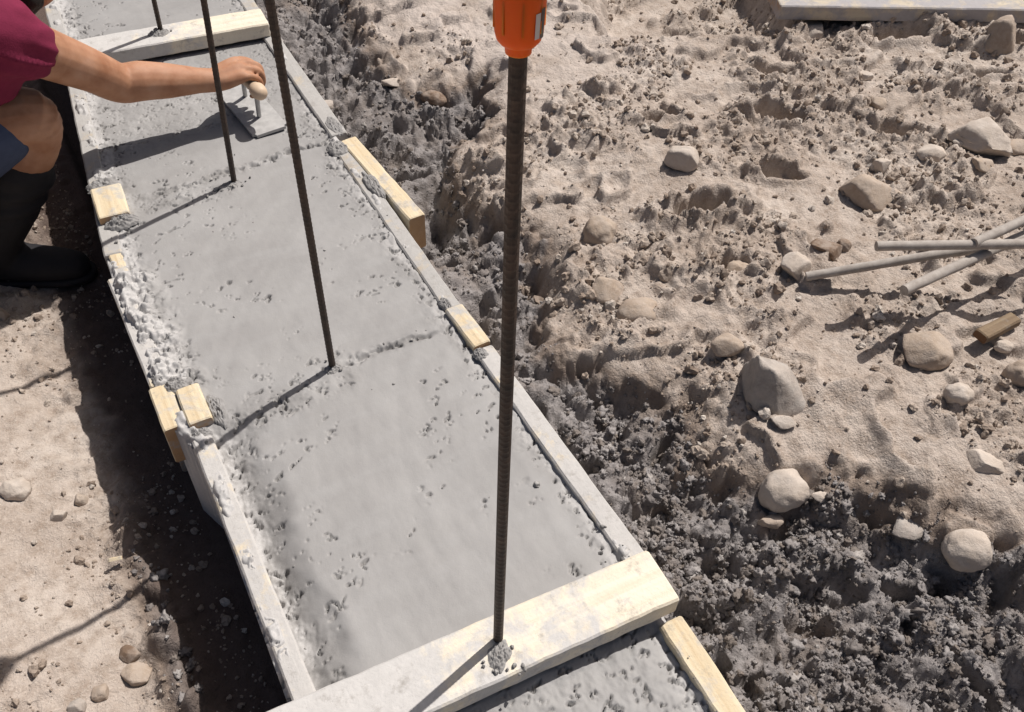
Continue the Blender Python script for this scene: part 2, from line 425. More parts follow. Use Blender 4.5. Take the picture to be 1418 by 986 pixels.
    dust = np.clip(1.3 * np.exp(-((x - 0.80) / 0.36) ** 2 - ((y - 1.55) / 0.42) ** 2), 0, 1) * sstep(-0.45, 0.15, fbm(x * 6, y * 6, 103, 3)) * rightside
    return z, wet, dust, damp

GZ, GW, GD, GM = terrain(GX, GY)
nx, ny = len(xs), len(ys)

def ground_z(x, y):
    i = int(np.clip(np.searchsorted(xs, x) - 1, 0, nx - 2)); j = int(np.clip(np.searchsorted(ys, y) - 1, 0, ny - 2))
    u = (x - xs[i]) / (xs[i + 1] - xs[i]); v = (y - ys[j]) / (ys[j + 1] - ys[j])
    return float((GZ[j, i] * (1 - u) + GZ[j, i + 1] * u) * (1 - v) + (GZ[j + 1, i] * (1 - u) + GZ[j + 1, i + 1] * u) * v)

def ground_zv(x, y, grid=None):
    g = GZ if grid is None else grid
    i = np.clip(np.searchsorted(xs, x) - 1, 0, nx - 2); j = np.clip(np.searchsorted(ys, y) - 1, 0, ny - 2)
    u = (x - xs[i]) / (xs[i + 1] - xs[i]); v = (y - ys[j]) / (ys[j + 1] - ys[j])
    return (g[j, i] * (1 - u) + g[j, i + 1] * u) * (1 - v) + (g[j + 1, i] * (1 - u) + g[j + 1, i + 1] * u) * v

def grid_mesh(name, X, Y, Z, mat, attr=None):
    h, w = X.shape
    me = bpy.data.meshes.new(name)
    nv = h * w
    me.vertices.add(nv)
    me.vertices.foreach_set("co", np.stack([X, Y, Z], -1).astype(np.float32).ravel())
    idx = np.arange(nv).reshape(h, w)
    q = np.stack([idx[:-1, :-1], idx[:-1, 1:], idx[1:, 1:], idx[1:, :-1]], -1).reshape(-1, 4)
    nf = len(q)
    me.loops.add(nf * 4); me.loops.foreach_set("vertex_index", q.astype(np.int32).ravel())
    me.polygons.add(nf)
    me.polygons.foreach_set("loop_start", np.arange(0, nf * 4, 4, dtype=np.int32))
    me.update(calc_edges=True)
    if attr:
        for k, v in attr.items():
            a = me.attributes.new(k, 'FLOAT', 'POINT'); a.data.foreach_set("value", v.astype(np.float32).ravel())
    me.shade_smooth()
    me.materials.append(mat)
    o = bpy.data.objects.new(name, me); col.objects.link(o)
    return o

ground = grid_mesh("ground", GX, GY, GZ, MAT["soil"], {"wet": GW, "cement_dust": GD, "trench_shade": GM})
tag(ground, kind="structure")

# ------------------------------------------------------------------ the poured footing
# inner faces of the forms along y
def left_in(y): return np.interp(y, [-0.7, 0.06, 0.54, 0.60, 1.0, 1.08, 1.28, 1.72, 2.6], [-0.262, -0.258, -0.240, -0.262, -0.262, -0.256, -0.232, -0.190, -0.12])
def right_in(y): return np.interp(y, [-0.7, -0.1, -0.02, 0.5, 1.1, 1.3, 1.7, 2.6], [0.16, 0.213, 0.228, 0.238, 0.250, 0.264, 0.285, 0.32])

NTX = 260
ty = np.linspace(-0.62, 2.55, 1420)
tx = np.linspace(0, 1, NTX)
TT, SY = np.meshgrid(tx, ty)
LI, RI = left_in(SY) - 0.029, right_in(SY) + 0.024
SX = LI + TT * (RI - LI)
dl = SX - left_in(SY); dr = right_in(SY) - SX
SZ = -0.006 + 0.0022 * fbm(SX * 7, SY * 7, 201, 3) + 0.0008 * fbm(SX * 30, SY * 16, 202, 3)
rough = np.maximum(sstep(0.070, 0.010, dl + 0.05 * fbm(SX * 9, SY * 9, 203, 3)), 0.8 * sstep(0.042, 0.006, dr + 0.035 * fbm(SX * 9, SY * 9, 204, 3)))
# lines where a trowelled stretch stops
def seam(y0, slope, w, x0, x1):
    d = SY - (y0 + slope * SX) + 0.012 * fbm(SX * 14, SY * 14, 205, 2)
    return np.exp(-(d / w) ** 2) * sstep(x0, x0 + 0.04, SX) * sstep(x1, x1 - 0.04, SX)
lines = np.maximum(seam(0.605, -0.06, 0.010, -0.05, 0.20), seam(1.245, 0.06, 0.012, -0.24, 0.26))
lines_cut = np.maximum(seam(0.605, -0.06, 0.0045, 0.0, 0.215), 0.9 * seam(1.245, 0.06, 0.004, -0.02, 0.26))
lines = np.maximum(lines, 0.8 * seam(1.19, -0.05, 0.020, -0.2, 0.03))
lines = np.maximum(lines, 0.6 * seam(0.565, 0.02, 0.03, -0.25, 0.05))
rough = np.maximum(rough, lines)
near_bay = sstep(-0.04, -0.09, SY)                      # the bay nearest the camera is not trowelled yet
work = sstep(1.36, 1.46, SY) * sstep(1.80, 1.72, SY)   # nor the stretch under the float
rough = np.clip(np.maximum(rough, np.maximum(0.5 * near_bay, 0.28 * work)), 0, 1)
# lumps, drag marks and torn pits
lump = 0.030 * np.abs(fbm(SX * 26, SY * 22, 211, 4, 0.6)) + 0.25 * domes(SX + 0.01 * fbm(SX * 40, SY * 40, 224, 2), SY, 0.018, 212, 0.4, 0.14)
SZ = SZ + rough * (lump * 0.34 + 0.004 * fbm(SX * 30, SY * 24, 213, 4, 0.6) - 0.001)
pit_f, pit_v = worley(SX / 0.020 + 1.1 * fbm(SX * 45, SY * 45, 214, 3), SY / 0.013 + 0.9 * fbm(SX * 50 + 9, SY * 50, 218, 3), 215)
tear_n = fbm(SX * 70, SY * 90, 216, 3, 0.6)
dens = 0.002 + 0.012 * sstep(0.25, 0.9, rough) + 0.006 * sstep(0.16, 0.03, dl) + 0.005 * sstep(0.10, 0.02, dr) + 0.002 * sstep(0.1, 0.4, fbm(SX * 6, SY * 6, 217, 2))
pits = np.where(pit_v < dens, sstep(0.40, 0.16, pit_f + 0.45 * tear_n), 0)
SZ = SZ - 0.009 * pits
def scratch(fx, fy, seed, w):
    wob = 0.35 * fbm(SX * fx * 1.7, SY * fy * 1.7, seed + 1, 2)
    return sstep(w, w * 0.35, np.abs(fbm(SX * fx + wob, SY * fy + wob, seed, 3, 0.6)))
tears = scratch(22, 34, 227, 0.075) * sstep(-0.02, 0.18, fbm(SX * 38, SY * 38, 229, 3)) * sstep(0.15, 0.45, rough)
SZ = SZ - 0.010 * tears
fleck = scratch(16, 36, 225, 0.060) * sstep(0.10, 0.24, fbm(SX * 30, SY * 34, 228, 3, 0.6)) * sstep(0.05, 0.28, fbm(SX * 7, SY * 6, 226, 2) + 0.30 * sstep(0.20, 0.06, dl) + 0.22 * sstep(0.14, 0.05, dr) - 0.08)
SZ = SZ - 0.011 * fleck
SZ = SZ - 0.010 * lines_cut * sstep(-0.25, 0.1, fbm(SX * 45, SY * 45, 220, 2)) + 0.004 * np.maximum(seam(0.618, -0.06, 0.006, -0.02, 0.2), seam(1.257, 0.06, 0.006, -0.24, 0.26)) * sstep(-0.2, 0.3, fbm(SX * 40, SY * 40, 222, 2))
arc = perlin(np.sqrt((SX - 0.9) ** 2 + (SY - 0.1) ** 2) * 42, SX * 2, 223)
SZ = SZ + 0.0006 * arc * (1 - rough)
# gutter along the near left board and slumped near bay
SZ = SZ - (0.026 * sstep(0.085, 0.0, dl + 0.03 * fbm(SX * 10, SY * 10, 219, 3)) + 0.004 * sstep(0.05, 0.0, dr)) * sstep(0.60, 0.48, SY)
SZ = SZ - 0.012 * near_bay
tb = sstep(0.085, 0.06, np.abs(SX - 0.142)) * sstep(0.14, 0.12, np.abs(SY - 1.455))
SZ = SZ * (1 - tb) + np.minimum(SZ, -0.005) * tb
# float streaks across the far bay
SZ = SZ + 0.0012 * perlin(SX * 3, SY * 55, 221) * sstep(1.86, 1.95, SY)
# splashed over the top of the forms here and there
over = np.maximum(sstep(0.004, -0.006, dl), sstep(0.004, -0.006, dr))
spl = fbm(SX * 13, SY * 13, 231, 4, 0.6)
heavy = np.where(SX < 0, sstep(0.66, 0.70, SY) * sstep(1.04, 0.99, SY), 0.25 * sstep(0.9, 1.2, SY))
SZ = SZ * (1 - over) + over * np.minimum(SZ, -0.004)
SZ = SZ + over * (0.026 * sstep(0.60, 0.48, SY) * (SX < 0) * sstep(0.08, 0.0, dl) - 0.002 + 0.026 * np.clip(spl + 0.06 + 0.09 * (SX < 0) + 0.20 * heavy, -0.3, 0.6))
crust = heavy * (SX < 0) * sstep(0.055, 0.02, dl + 0.03 * fbm(SX * 14, SY * 14, 233, 2))
SZ = SZ + crust * (0.003 + 0.30 * domes(SX + 0.02 * spl, SY + 0.02 * fbm(SX * 20, SY * 20, 235, 2), 0.040, 232, 0.6) + 0.030 * np.abs(fbm(SX * 24, SY * 24, 234, 4, 0.6)) + 0.006 * fbm(SX * 80, SY * 80, 236, 2))
edge = sstep(0.0, 0.02, TT) * sstep(1.0, 0.98, TT)
SZ = SZ - 0.012 * (1 - edge)
dryness = np.clip(over * 0.9 + 0.9 * crust * sstep(-0.1, 0.3, spl) + 0.75 * sstep(0.5, 1.0, rough) * sstep(0.05, 0.01, np.minimum(dl, dr)) + 0.10 * rough - 0.35 * pits - 0.4 * tears, 0, 1)
# skirt down to the trench floor
SXp = np.pad(SX, 1, mode="edge"); SYp = np.pad(SY, 1, mode="edge"); SZp = np.pad(SZ, 1, mode="edge"); SDp = np.pad(dryness, 1, mode="edge")
raw = np.clip(rough * (1.05 - 0.65 * near_bay) + 0.8 * fleck, 0, 1) * sstep(-0.25, 0.2, fbm(SX * 11, SY * 11, 241, 3)); raw = np.maximum(raw, 0.85 * sstep(0.085, 0.03, dl + 0.05 * fbm(SX * 12, SY * 12, 242, 3)) * sstep(0.6, 0.5, SY) * sstep(0.004, 0.012, dl)); SRp = np.pad(raw, 1, mode="edge")  # untrowelled tone; flecks join it, shade of their hollows painted in
SZp[0, :] = SZp[-1, :] = -0.31; SZp[:, 0] = SZp[:, -1] = -0.31
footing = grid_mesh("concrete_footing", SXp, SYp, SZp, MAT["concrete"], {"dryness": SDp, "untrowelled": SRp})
tag(footing, "wet grey concrete strip footing poured between the wooden form boards", "footing")

def slab_z(x, y):
    j = int(np.clip(np.searchsorted(ty, y), 0, len(ty) - 1))
    i = int(np.clip((x - LI[j, 0]) / (RI[j, 0] - LI[j, 0]) * (NTX - 1), 0, NTX - 1))
    return float(SZ[j, i])

# ------------------------------------------------------------------ form boards
def board(name, label, p0, p1, width, ztop, height, mat, cat="board", tilt=0.0, seed=0, group=None, parent=None, chip=0.0015):
    """a sawn length of timber from p0 to p1 (centre line of its top face), edges a little worn"""
    rr = random.Random(seed + 13)
    p0 = Vector((p0[0], p0[1], 0)); p1 = Vector((p1[0], p1[1], 0)); d = p1 - p0; L = d.length
    c = 0.003
    w, hgt = width / 2, height
    prof = [(-w, -c), (-w, -hgt + c), (-w + c, -hgt), (w - c, -hgt), (w, -hgt + c), (w, -c), (w - c, 0), (0, 0.0004), (-w + c, 0)]
    n = max(6, int(L / 0.02)); verts = []; faces = []
    ring = [0] + [0.0025 / L] + list(np.linspace(0, 1, n)[1:-1]) + [1 - 0.0025 / L] + [1]
    for k, t in enumerate(ring):
        end = k in (0, len(ring) - 1)
        for (a, b) in prof:
            j = mnoise.noise(Vector((t * L * 30 + seed, a * 40, b * 40))) * chip
            s = 0.965 if end else 1.0
            verts.append((t * L, a * s + j * (1 if abs(a) > w * 0.5 else 0), b - (0.0018 if end and b > -c * 2 else 0) + j * 0.6))
    m = len(prof)
    for k in range(len(ring) - 1):
        for q in range(m):
            faces.append((k * m + q, k * m + (q + 1) % m, (k + 1) * m + (q + 1) % m, (k + 1) * m + q))
    faces.append(tuple(range(m))[::-1]); faces.append(tuple((len(ring) - 1) * m + q for q in range(m)))
    bm = bmesh.new(); bv = [bm.verts.new(v) for v in verts]
    for f in faces: bm.faces.new([bv[i] for i in f])
    o = bm_obj(name, bm, mat, parent, smooth=False)
    o.location = (p0.x, p0.y, ztop); o.rotation_euler = (tilt, 0, math.atan2(d.y, d.x))
    if label: tag(o, label, cat, group)
    return o

G = "form boards along the footing"
board("form_board", "pale cement-smeared form board on the left edge, nearest the camera", (-0.278, -0.60), (-0.254, 0.552), 0.033, 0.000, 0.25, MAT["wood_white"], group=G, seed=1)
board("form_board", "left form board beyond the cleat, caked with white concrete lumps", (-0.281, 0.700), (-0.280, 1.012), 0.036, 0.000, 0.25, MAT["wood_white"], group=G, seed=2)
board("form_board", "left form board beside the crouching person, under the arm's shadow", (-0.270, 1.085), (-0.195, 1.80), 0.036, -0.002, 0.24, MAT["wood_grey"], group=G, seed=3)
board("form_board", "yellowish right form board in the bottom corner, below the near cross board", (0.236, -0.088), (0.205, -0.62), 0.038, -0.004, 0.20, MAT["wood_clean"], group=G, seed=4)
board("form_board", "white-smeared right form board just beyond the near cross board", (0.248, 0.000), (0.254, 0.512), 0.036, 0.000, 0.20, MAT["wood_white"], group=G, seed=5)
board("form_board", "right form board lying along the pale scab board at mid length", (0.254, 0.632), (0.269, 1.20), 0.034, -0.001, 0.20, MAT["wood_grey"], group=G, seed=6)
board("form_board", "grey cement-covered right form board reaching up to the far cross board", (0.284, 1.262), (0.302, 1.86), 0.040, 0.003, 0.20, MAT["wood_grey"], group=G, seed=7)
board("form_board", "farthest right form board past the far cross board", (0.305, 1.90), (0.345, 2.60), 0.038, 0.0, 0.20, MAT["wood_grey"], group=G, seed=8)
board("form_board", "farthest left form board behind the shoulder of the crouching person", (-0.196, 1.83), (-0.14, 2.60), 0.036, 0.0, 0.24, MAT["wood_grey"], group=G, seed=9)
board("wood_block", "clean yellow wood block joining two right form boards", (0.2545, 0.516), (0.2535, 0.628), 0.036, 0.006, 0.16, MAT["wood_clean"], cat="wood block", seed=10)
board("scab_board", "pale yellow scab board nailed outside the right form", (0.2945, 1.235), (0.3105, 0.905), 0.038, 0.004, 0.089, MAT["wood_clean"], cat="board", seed=11)
board("wood_block", "brown-ended wood cleat on the outer left form face above the trench", (-0.286, 0.592), (-0.284, 0.696), 0.038, 0.002, 0.089, MAT["wood_clean"], cat="wood block", seed=12)
board("wood_block", "pale yellow wood block set just inside the left cleat", (-0.245, 0.578), (-0.244, 0.665), 0.040, 0.010, 0.06, MAT["wood_clean"], cat="wood block", seed=13)
board("wood_block", "bright yellow wood block on the left form near the person's boot", (-0.240, 1.183), (-0.232, 1.290), 0.062, 0.016, 0.09, MAT["wood_clean"], cat="wood block", seed=14)
board("wood_block", "short orange-brown stub closing the gap between left form boards", (-0.268, 1.022), (-0.266, 1.10), 0.026, -0.004, 0.15, MAT["wood_clean"], cat="wood block", seed=15)
board("cross_board", "pale flat cross board with a rebar standing through it, near the camera", (-0.345, 0.004), (0.2505, -0.039), 0.089, 0.040, 0.038, MAT["wood_cross"], cat="board", seed=16)
board("cross_board", "flat cross board at the far end of the footing behind the arm", (-0.26, 1.858), (0.303, 1.805), 0.092, 0.040, 0.037, MAT["wood_cross"], cat="board", seed=17)

# ------------------------------------------------------------------ rebars and caps
def rebar_mesh(name, length, rad, mat, parent=None):
    """ribbed bar along +Z: slanted ribs and two long ribs"""
    seg = 16; pitch = 0.0088; steps = int(length / (pitch / 4))
    verts = []; faces = []
    for k in range(steps + 1):
        z = length * k / steps
        for s in range(seg):
            a = 2 * math.pi * s / seg
            side = a if a < math.pi else a - math.pi
            ph = (z / pitch + 0.35 * (side / math.pi)) % 1.0
            rib = 0.00045 if ph < 0.30 else 0.0
            if s in (0, seg // 2): rib = 0.0008
            r = rad + rib
            verts.append((r * math.cos(a), r * math.sin(a), z))
    for k in range(steps):
        for s in range(seg):
            faces.append((k * seg + s, k * seg + (s + 1) % seg, (k + 1) * seg + (s + 1) % seg, (k + 1) * seg + s))
    faces.append(tuple(range(seg))[::-1]); faces.append(tuple(steps * seg + s for s in range(seg)))
    return mesh_obj(name, verts, faces, mat, parent, smooth=False)

def lathe(bm, prof, seg=32, z0=0):
    rings = []
    for (r, z) in prof:
        rings.append([bm.verts.new((r * math.cos(2 * math.pi * s / seg), r * math.sin(2 * math.pi * s / seg), z + z0)) for s in range(seg)])
    for a, b in zip(rings[:-1], rings[1:]):
        for s in range(seg): bm.faces.new((a[s], a[(s + 1) % seg], b[(s + 1) % seg], b[s]))
    bm.faces.new(rings[0][::-1]); bm.faces.new(rings[-1])

rebar_specs = [
    ((-0.0095, -0.0156, -0.20), (-0.002, 0.000, 0.915), 0.0059, "nearest upright dark rebar with the orange cap, standing through the near cross board"),
    ((-0.003, 0.601, -0.20), (-0.004, 0.601, 0.915), 0.0059, "second upright rebar, in the middle of the troweled grey slab"),
    ((0.005, 1.205, -0.20), (0.068, 1.215, 0.915), 0.0059, "third upright rebar, crossing in front of the person's wrist"),
    ((0.033, 1.838, -0.20), (0.075, 1.845, 0.915), 0.0059, "farthest upright rebar, standing in the far cross board"),
]
cap_specs = ["orange plastic safety cap on top of the nearest rebar",
             "orange safety cap on the second rebar, above the picture's top edge",
             ]

def make_cap(label):
    t = empty("safety_cap", (0, 0, 0))
    bm = bmesh.new()
    lathe(bm, [(0.0072, 0.0), (0.0092, 0.0), (0.0098, 0.0065), (0.0130, 0.0075), (0.0155, 0.0105), (0.0168, 0.0155), (0.0182, 0.048), (0.0178, 0.050)], 40)
    body = bm_obj("socket", bm, MAT["orange"], t)
    # raised ribs round the socket
    bm = bmesh.new()
    for k in range(8):
        a = 2 * math.pi * (k + 0.5) / 8
        mtx = Matrix.Rotation(a, 4, 'Z') @ Matrix.Translation((0.0172, 0, 0.034))
        bmesh.ops.create_cube(bm, size=1, matrix=mtx @ Matrix.Diagonal((0.0014, 0.0014, 0.030, 1)))
    bm_obj("rib", bm, MAT["orange"], t, smooth=False)
    bm = bmesh.new()
    lathe(bm, [(0.0178, 0.0502), (0.021, 0.0515), (0.0285, 0.0525), (0.0295, 0.0555), (0.027, 0.060), (0.018, 0.064), (0.006, 0.0655)], 40)
    bm_obj("mushroom_top", bm, MAT["orange"], t)
    # printed mark on the side that faces the camera's right
    lab = []
    for (a0, a1, z0, z1, mat, nm) in ((-84, -70, 0.016, 0.034, "mark_white", "printed_mark"), (-68, -52, 0.015, 0.036, "mark_dark", "printed_mark")):
        bm = bmesh.new(); n = 6
        lo = []; hi = []
        for k in range(n + 1):
            a = R(a0 + (a1 - a0) * k / n)
            r0 = 0.0170 + 0.001 * (z0 - 0.02) / 0.038 + 0.0007; r1 = 0.0170 + 0.001 * (z1 - 0.02) / 0.038 + 0.0007
            lo.append(bm.verts.new((r0 * math.cos(a), r0 * math.sin(a), z0))); hi.append(bm.verts.new((r1 * math.cos(a), r1 * math.sin(a), z1)))
        for k in range(n): bm.faces.new((lo[k], lo[k + 1], hi[k + 1], hi[k]))
        bm_obj(nm, bm, MAT[mat], t)
    tag(t, label, "safety cap", "orange caps on the rebars")
    return t

for k, (b, tp, rad, lab) in enumerate(rebar_specs):
    v = Vector(tp) - Vector(b)
    o = rebar_mesh("rebar", v.length, rad, MAT["rebar"])
    o.location = b; o.rotation_mode = 'QUATERNION'; o.rotation_quaternion = v.to_track_quat('Z', 'Y')
    tag(o, lab, "rebar", "upright rebars in the footing")
    if k > 1: continue
    c = make_cap(cap_specs[k])
    c.location = Vector(tp) - v.normalized() * 0.016
    c.rotation_mode = 'QUATERNION'; c.rotation_quaternion = Vector((0, 0, 1)).rotation_difference(v)

# ------------------------------------------------------------------ lofted bodies (limbs, boots, cloth)
def ico_loft(bm, chain, seg=14):
    """closed tapering tube through (x, y, z, r) or (x, y, z, r, squash) points with rounded ends"""
    pts = [Vector(c[:3]) for c in chain]; rad = [c[3] for c in chain]
    # resample with Catmull-Rom
    P = []; Rr = []
    n = len(pts)
    for i in range(n - 1):
        p0 = pts[max(i - 1, 0)]; p1 = pts[i]; p2 = pts[i + 1]; p3 = pts[min(i + 2, n - 1)]
        for s in range(6):
            t = s / 6
            P.append(0.5 * ((2 * p1) + (-p0 + p2) * t + (2 * p0 - 5 * p1 + 4 * p2 - p3) * t * t + (-p0 + 3 * p1 - 3 * p2 + p3) * t ** 3))
            Rr.append(rad[i] * (1 - t) + rad[i + 1] * t)
    P.append(pts[-1]); Rr.append(rad[-1])
    d0 = (P[1] - P[0]).normalized(); d1 = (P[-1] - P[-2]).normalized()
    pre = [(P[0] - d0 * Rr[0] * f, Rr[0] * g) for f, g in ((0.97, 0.25), (0.80, 0.60), (0.5, 0.866))]
    post = [(P[-1] + d1 * Rr[-1] * f, Rr[-1] * g) for f, g in ((0.5, 0.866), (0.80, 0.60), (0.97, 0.25))]
    full = pre + list(zip(P, Rr)) + post
    up = Vector((0.13, 0.21, 0.97)); rings = []
    for i, (p, r) in enumerate(full):
        d = (full[min(i + 1, len(full) - 1)][0] - full[max(i - 1, 0)][0]).normalized()
        a = d.cross(up)
        if a.length < 1e-3: a = d.cross(Vector((1, 0, 0)))
        a.normalize(); b = a.cross(d)
        rings.append([bm.verts.new(p + r * (math.cos(2 * math.pi * s / seg) * a + math.sin(2 * math.pi * s / seg) * b)) for s in range(seg)])
    for a, b in zip(rings[:-1], rings[1:]):
        for s in range(seg): bm.faces.new((a[s], a[(s + 1) % seg], b[(s + 1) % seg], b[s]))
    bm.faces.new(rings[0][::-1]); bm.faces.new(rings[-1])

def ellipsoid(bm, c, r, rot=(0, 0, 0)):
    bmesh.ops.create_icosphere(bm, subdivisions=4, radius=1, matrix=Matrix.Translation(c) @ Euler(rot).to_matrix().to_4x4() @ Matrix.Diagonal((*r, 1)))

def fuse(name, bm, mat, parent, voxel=0.005, smooth=6, crease=None):
    """one continuous skin over all the lofts"""
    bmesh.ops.recalc_face_normals(bm, faces=bm.faces[:])
    me = bpy.data.meshes.new(name); bm.to_mesh(me); bm.free()
    o = bpy.data.objects.new(name, me); col.objects.link(o)
    m = o.modifiers.new("r", 'REMESH'); m.mode = 'VOXEL'; m.voxel_size = voxel; m.use_smooth_shade = True
    s = o.modifiers.new("s", 'SMOOTH'); s.factor = 0.5; s.iterations = smooth
    dg = bpy.context.evaluated_depsgraph_get()
    me2 = bpy.data.meshes.new_from_object(o.evaluated_get(dg))
    o.modifiers.clear(); o.data = me2; bpy.data.meshes.remove(me)
    me2.name = name
    if crease:
        co = np.empty(len(me2.vertices) * 3, np.float32); no = np.empty_like(co)
        me2.vertices.foreach_get("co", co); me2.vertices.foreach_get("normal", no)
        co = co.reshape(-1, 3); no = no.reshape(-1, 3)
        co = co + no * crease(co)[:, None]
        me2.vertices.foreach_set("co", co.ravel().astype(np.float32)); me2.update()
    me2.materials.clear(); me2.materials.append(mat); me2.shade_smooth()
    if parent: o.parent = parent
    return o

# ------------------------------------------------------------------ the person crouching on the left
def skin_material():
    m, nt, b = new_mat("skin")
    geo = N(nt, "ShaderNodeNewGeometry").outputs["Position"]
    n = noise_fac(nt, geo, 22, 4); n2 = noise_fac(nt, geo, 300, 3)
    c = ramp(nt, n, [(0.3, (0.36, 0.165, 0.09)), (0.52, (0.46, 0.24, 0.145)), (0.7, (0.52, 0.295, 0.195))]).outputs[0]
    nt.links.new(c, b.inputs["Base Color"]); b.inputs["Roughness"].default_value = 0.62; b.inputs["Specular IOR Level"].default_value = 0.3
    b.inputs["Subsurface Weight"].default_value = 0.08; b.inputs["Subsurface Radius"].default_value = (0.01, 0.004, 0.002)
    bump(nt, b, n2, 0.12, 0.002)
    return m
MAT["skin"] = skin_material()
MAT["shirt"] = plain_material("maroon_jersey", (0.20, 0.022, 0.058), 0.9, 0.18, 60, spec=0.2, bmp=0.3)
MAT["denim"] = plain_material("blue_denim", (0.075, 0.095, 0.16), 0.9, 0.25, 90, spec=0.2, bmp=0.4)
MAT["rubber"] = plain_material("black_rubber", (0.014, 0.013, 0.016), 0.75, 0.3, 40, spec=0.4, bmp=0.15)
MAT["hair"] = plain_material("dark_hair", (0.012, 0.009, 0.008), 0.6, 0.3, 200, spec=0.3, bmp=0.8)

person = empty("person", (-0.52, 1.45, -0.245))
tag(person, "crouching person in maroon t-shirt and denim shorts, reaching over with a trowel", "person")
P0 = Vector(person.location)
def rel(c): return (c[0] - P0.x, c[1] - P0.y, c[2] - P0.z, *c[3:])

SH, EL, WR = (-0.318, 1.325, 0.360), (-0.128, 1.445, 0.152), (0.070, 1.440, 0.104)
bm = bmesh.new()
# torso, head
ico_loft(bm, [rel(c) for c in [(-0.76, 1.50, 0.00, 0.14), (-0.66, 1.50, 0.13, 0.125), (-0.54, 1.49, 0.26, 0.135), (-0.45, 1.48, 0.33, 0.11)]], 20)
ico_loft(bm, [rel(c) for c in [(-0.43, 1.66, 0.36, 0.06), (-0.44, 1.48, 0.36, 0.075), (SH[0] - 0.02, SH[1] + 0.02, SH[2], 0.058)]], 16)
ico_loft(bm, [rel(c) for c in [(-0.43, 1.48, 0.38, 0.06), (-0.34, 1.48, 0.42, 0.055)]], 14)
HEAD = (-0.272, 1.485, 0.428)
ellipsoid(bm, rel(HEAD), (0.088, 0.075, 0.105), (0, R(55), 0))
ellipsoid(bm, rel((-0.222, 1.485, 0.378)), (0.05, 0.05, 0.06), (0, R(50), 0))          # jaw
ico_loft(bm, [rel(c) for c in [(-0.192, 1.485, 0.418, 0.009), (-0.175, 1.485, 0.396, 0.013)]], 10)   # nose
for s in (-1, 1):
    ellipsoid(bm, rel((-0.282, 1.485 + s * 0.076, 0.418)), (0.020, 0.008, 0.030), (0, R(40), 0))     # ears
# right arm: shoulder, elbow, wrist
def lerp(a, b, t): return tuple(a[i] + (b[i] - a[i]) * t for i in range(3))
ico_loft(bm, [rel((*SH, 0.056)), rel((*lerp(SH, EL, 0.35), 0.050)), rel((*lerp(SH, EL, 0.75), 0.044)), rel((EL[0], EL[1], EL[2] - 0.004, 0.042)),
              rel((*lerp(EL, WR, 0.22), 0.0425)), rel((*lerp(EL, WR, 0.5), 0.038)), rel((*lerp(EL, WR, 0.82), 0.028)), rel((*WR, 0.0255))], 18)
# right hand closed over the handle (handle axis x .145, z .083, along y)
ico_loft(bm, [rel(c) for c in [(0.068, 1.440, 0.104, 0.0245), (0.090, 1.452, 0.112, 0.021), (0.128, 1.466, 0.117, 0.017)]], 12)
ico_loft(bm, [rel(c) for c in [(0.068, 1.438, 0.104, 0.0245), (0.092, 1.436, 0.111, 0.021), (0.130, 1.442, 0.117, 0.0165)]], 12)
ico_loft(bm, [rel(c) for c in [(0.068, 1.434, 0.103, 0.023), (0.092, 1.422, 0.106, 0.019), (0.126, 1.420, 0.110, 0.0155)]], 12)
for y, xk, zk, ln, r in ((1.474, 0.134, 0.118, 1.0, 0.0088), (1.4525, 0.139, 0.120, 1.06, 0.0090), (1.4315, 0.137, 0.117, 1.0, 0.0086), (1.4115, 0.131, 0.110, 0.86, 0.0078)):
    ico_loft(bm, [rel(c) for c in [(xk - 0.012, y, zk - 0.004, r + 0.001), (xk + 0.008 * ln, y, zk, r + 0.0014), (xk + 0.034 * ln, y - 0.002, zk - 0.014 * ln, r), (xk + 0.036 * ln, y - 0.003, zk - 0.040 * ln, r * 0.95),
                                   (xk + 0.018 * ln, y - 0.003, zk - 0.056 * ln, r * 0.85), (xk + 0.006, y - 0.003, zk - 0.055 * ln, r * 0.78)]], 10)
# thumb leaves the side of the palm and closes under the handle
ico_loft(bm, [rel(c) for c in [(0.088, 1.458, 0.104, 0.016), (0.108, 1.483, 0.094, 0.0135), (0.124, 1.492, 0.077, 0.0115), (0.140, 1.488, 0.062, 0.0095)]], 10)
# left arm resting on the left thigh
ico_loft(bm, [rel(c) for c in [(-0.43, 1.67, 0.36, 0.054), (-0.50, 1.73, 0.25, 0.047), (-0.53, 1.74, 0.14, 0.042), (-0.46, 1.71, 0.05, 0.036), (-0.40, 1.68, -0.03, 0.026), (-0.38, 1.675, -0.06, 0.024)]], 14)
for q in range(5):
    ico_loft(bm, [rel(c) for c in [(-0.385, 1.675, -0.06, 0.016), (-0.365 + 0.004 * q, 1.655 + 0.014 * q, -0.10, 0.010), (-0.36 + 0.004 * q, 1.645 + 0.017 * q, -0.135 - 0.006 * (2 - abs(q - 2)), 0.008)]], 8)
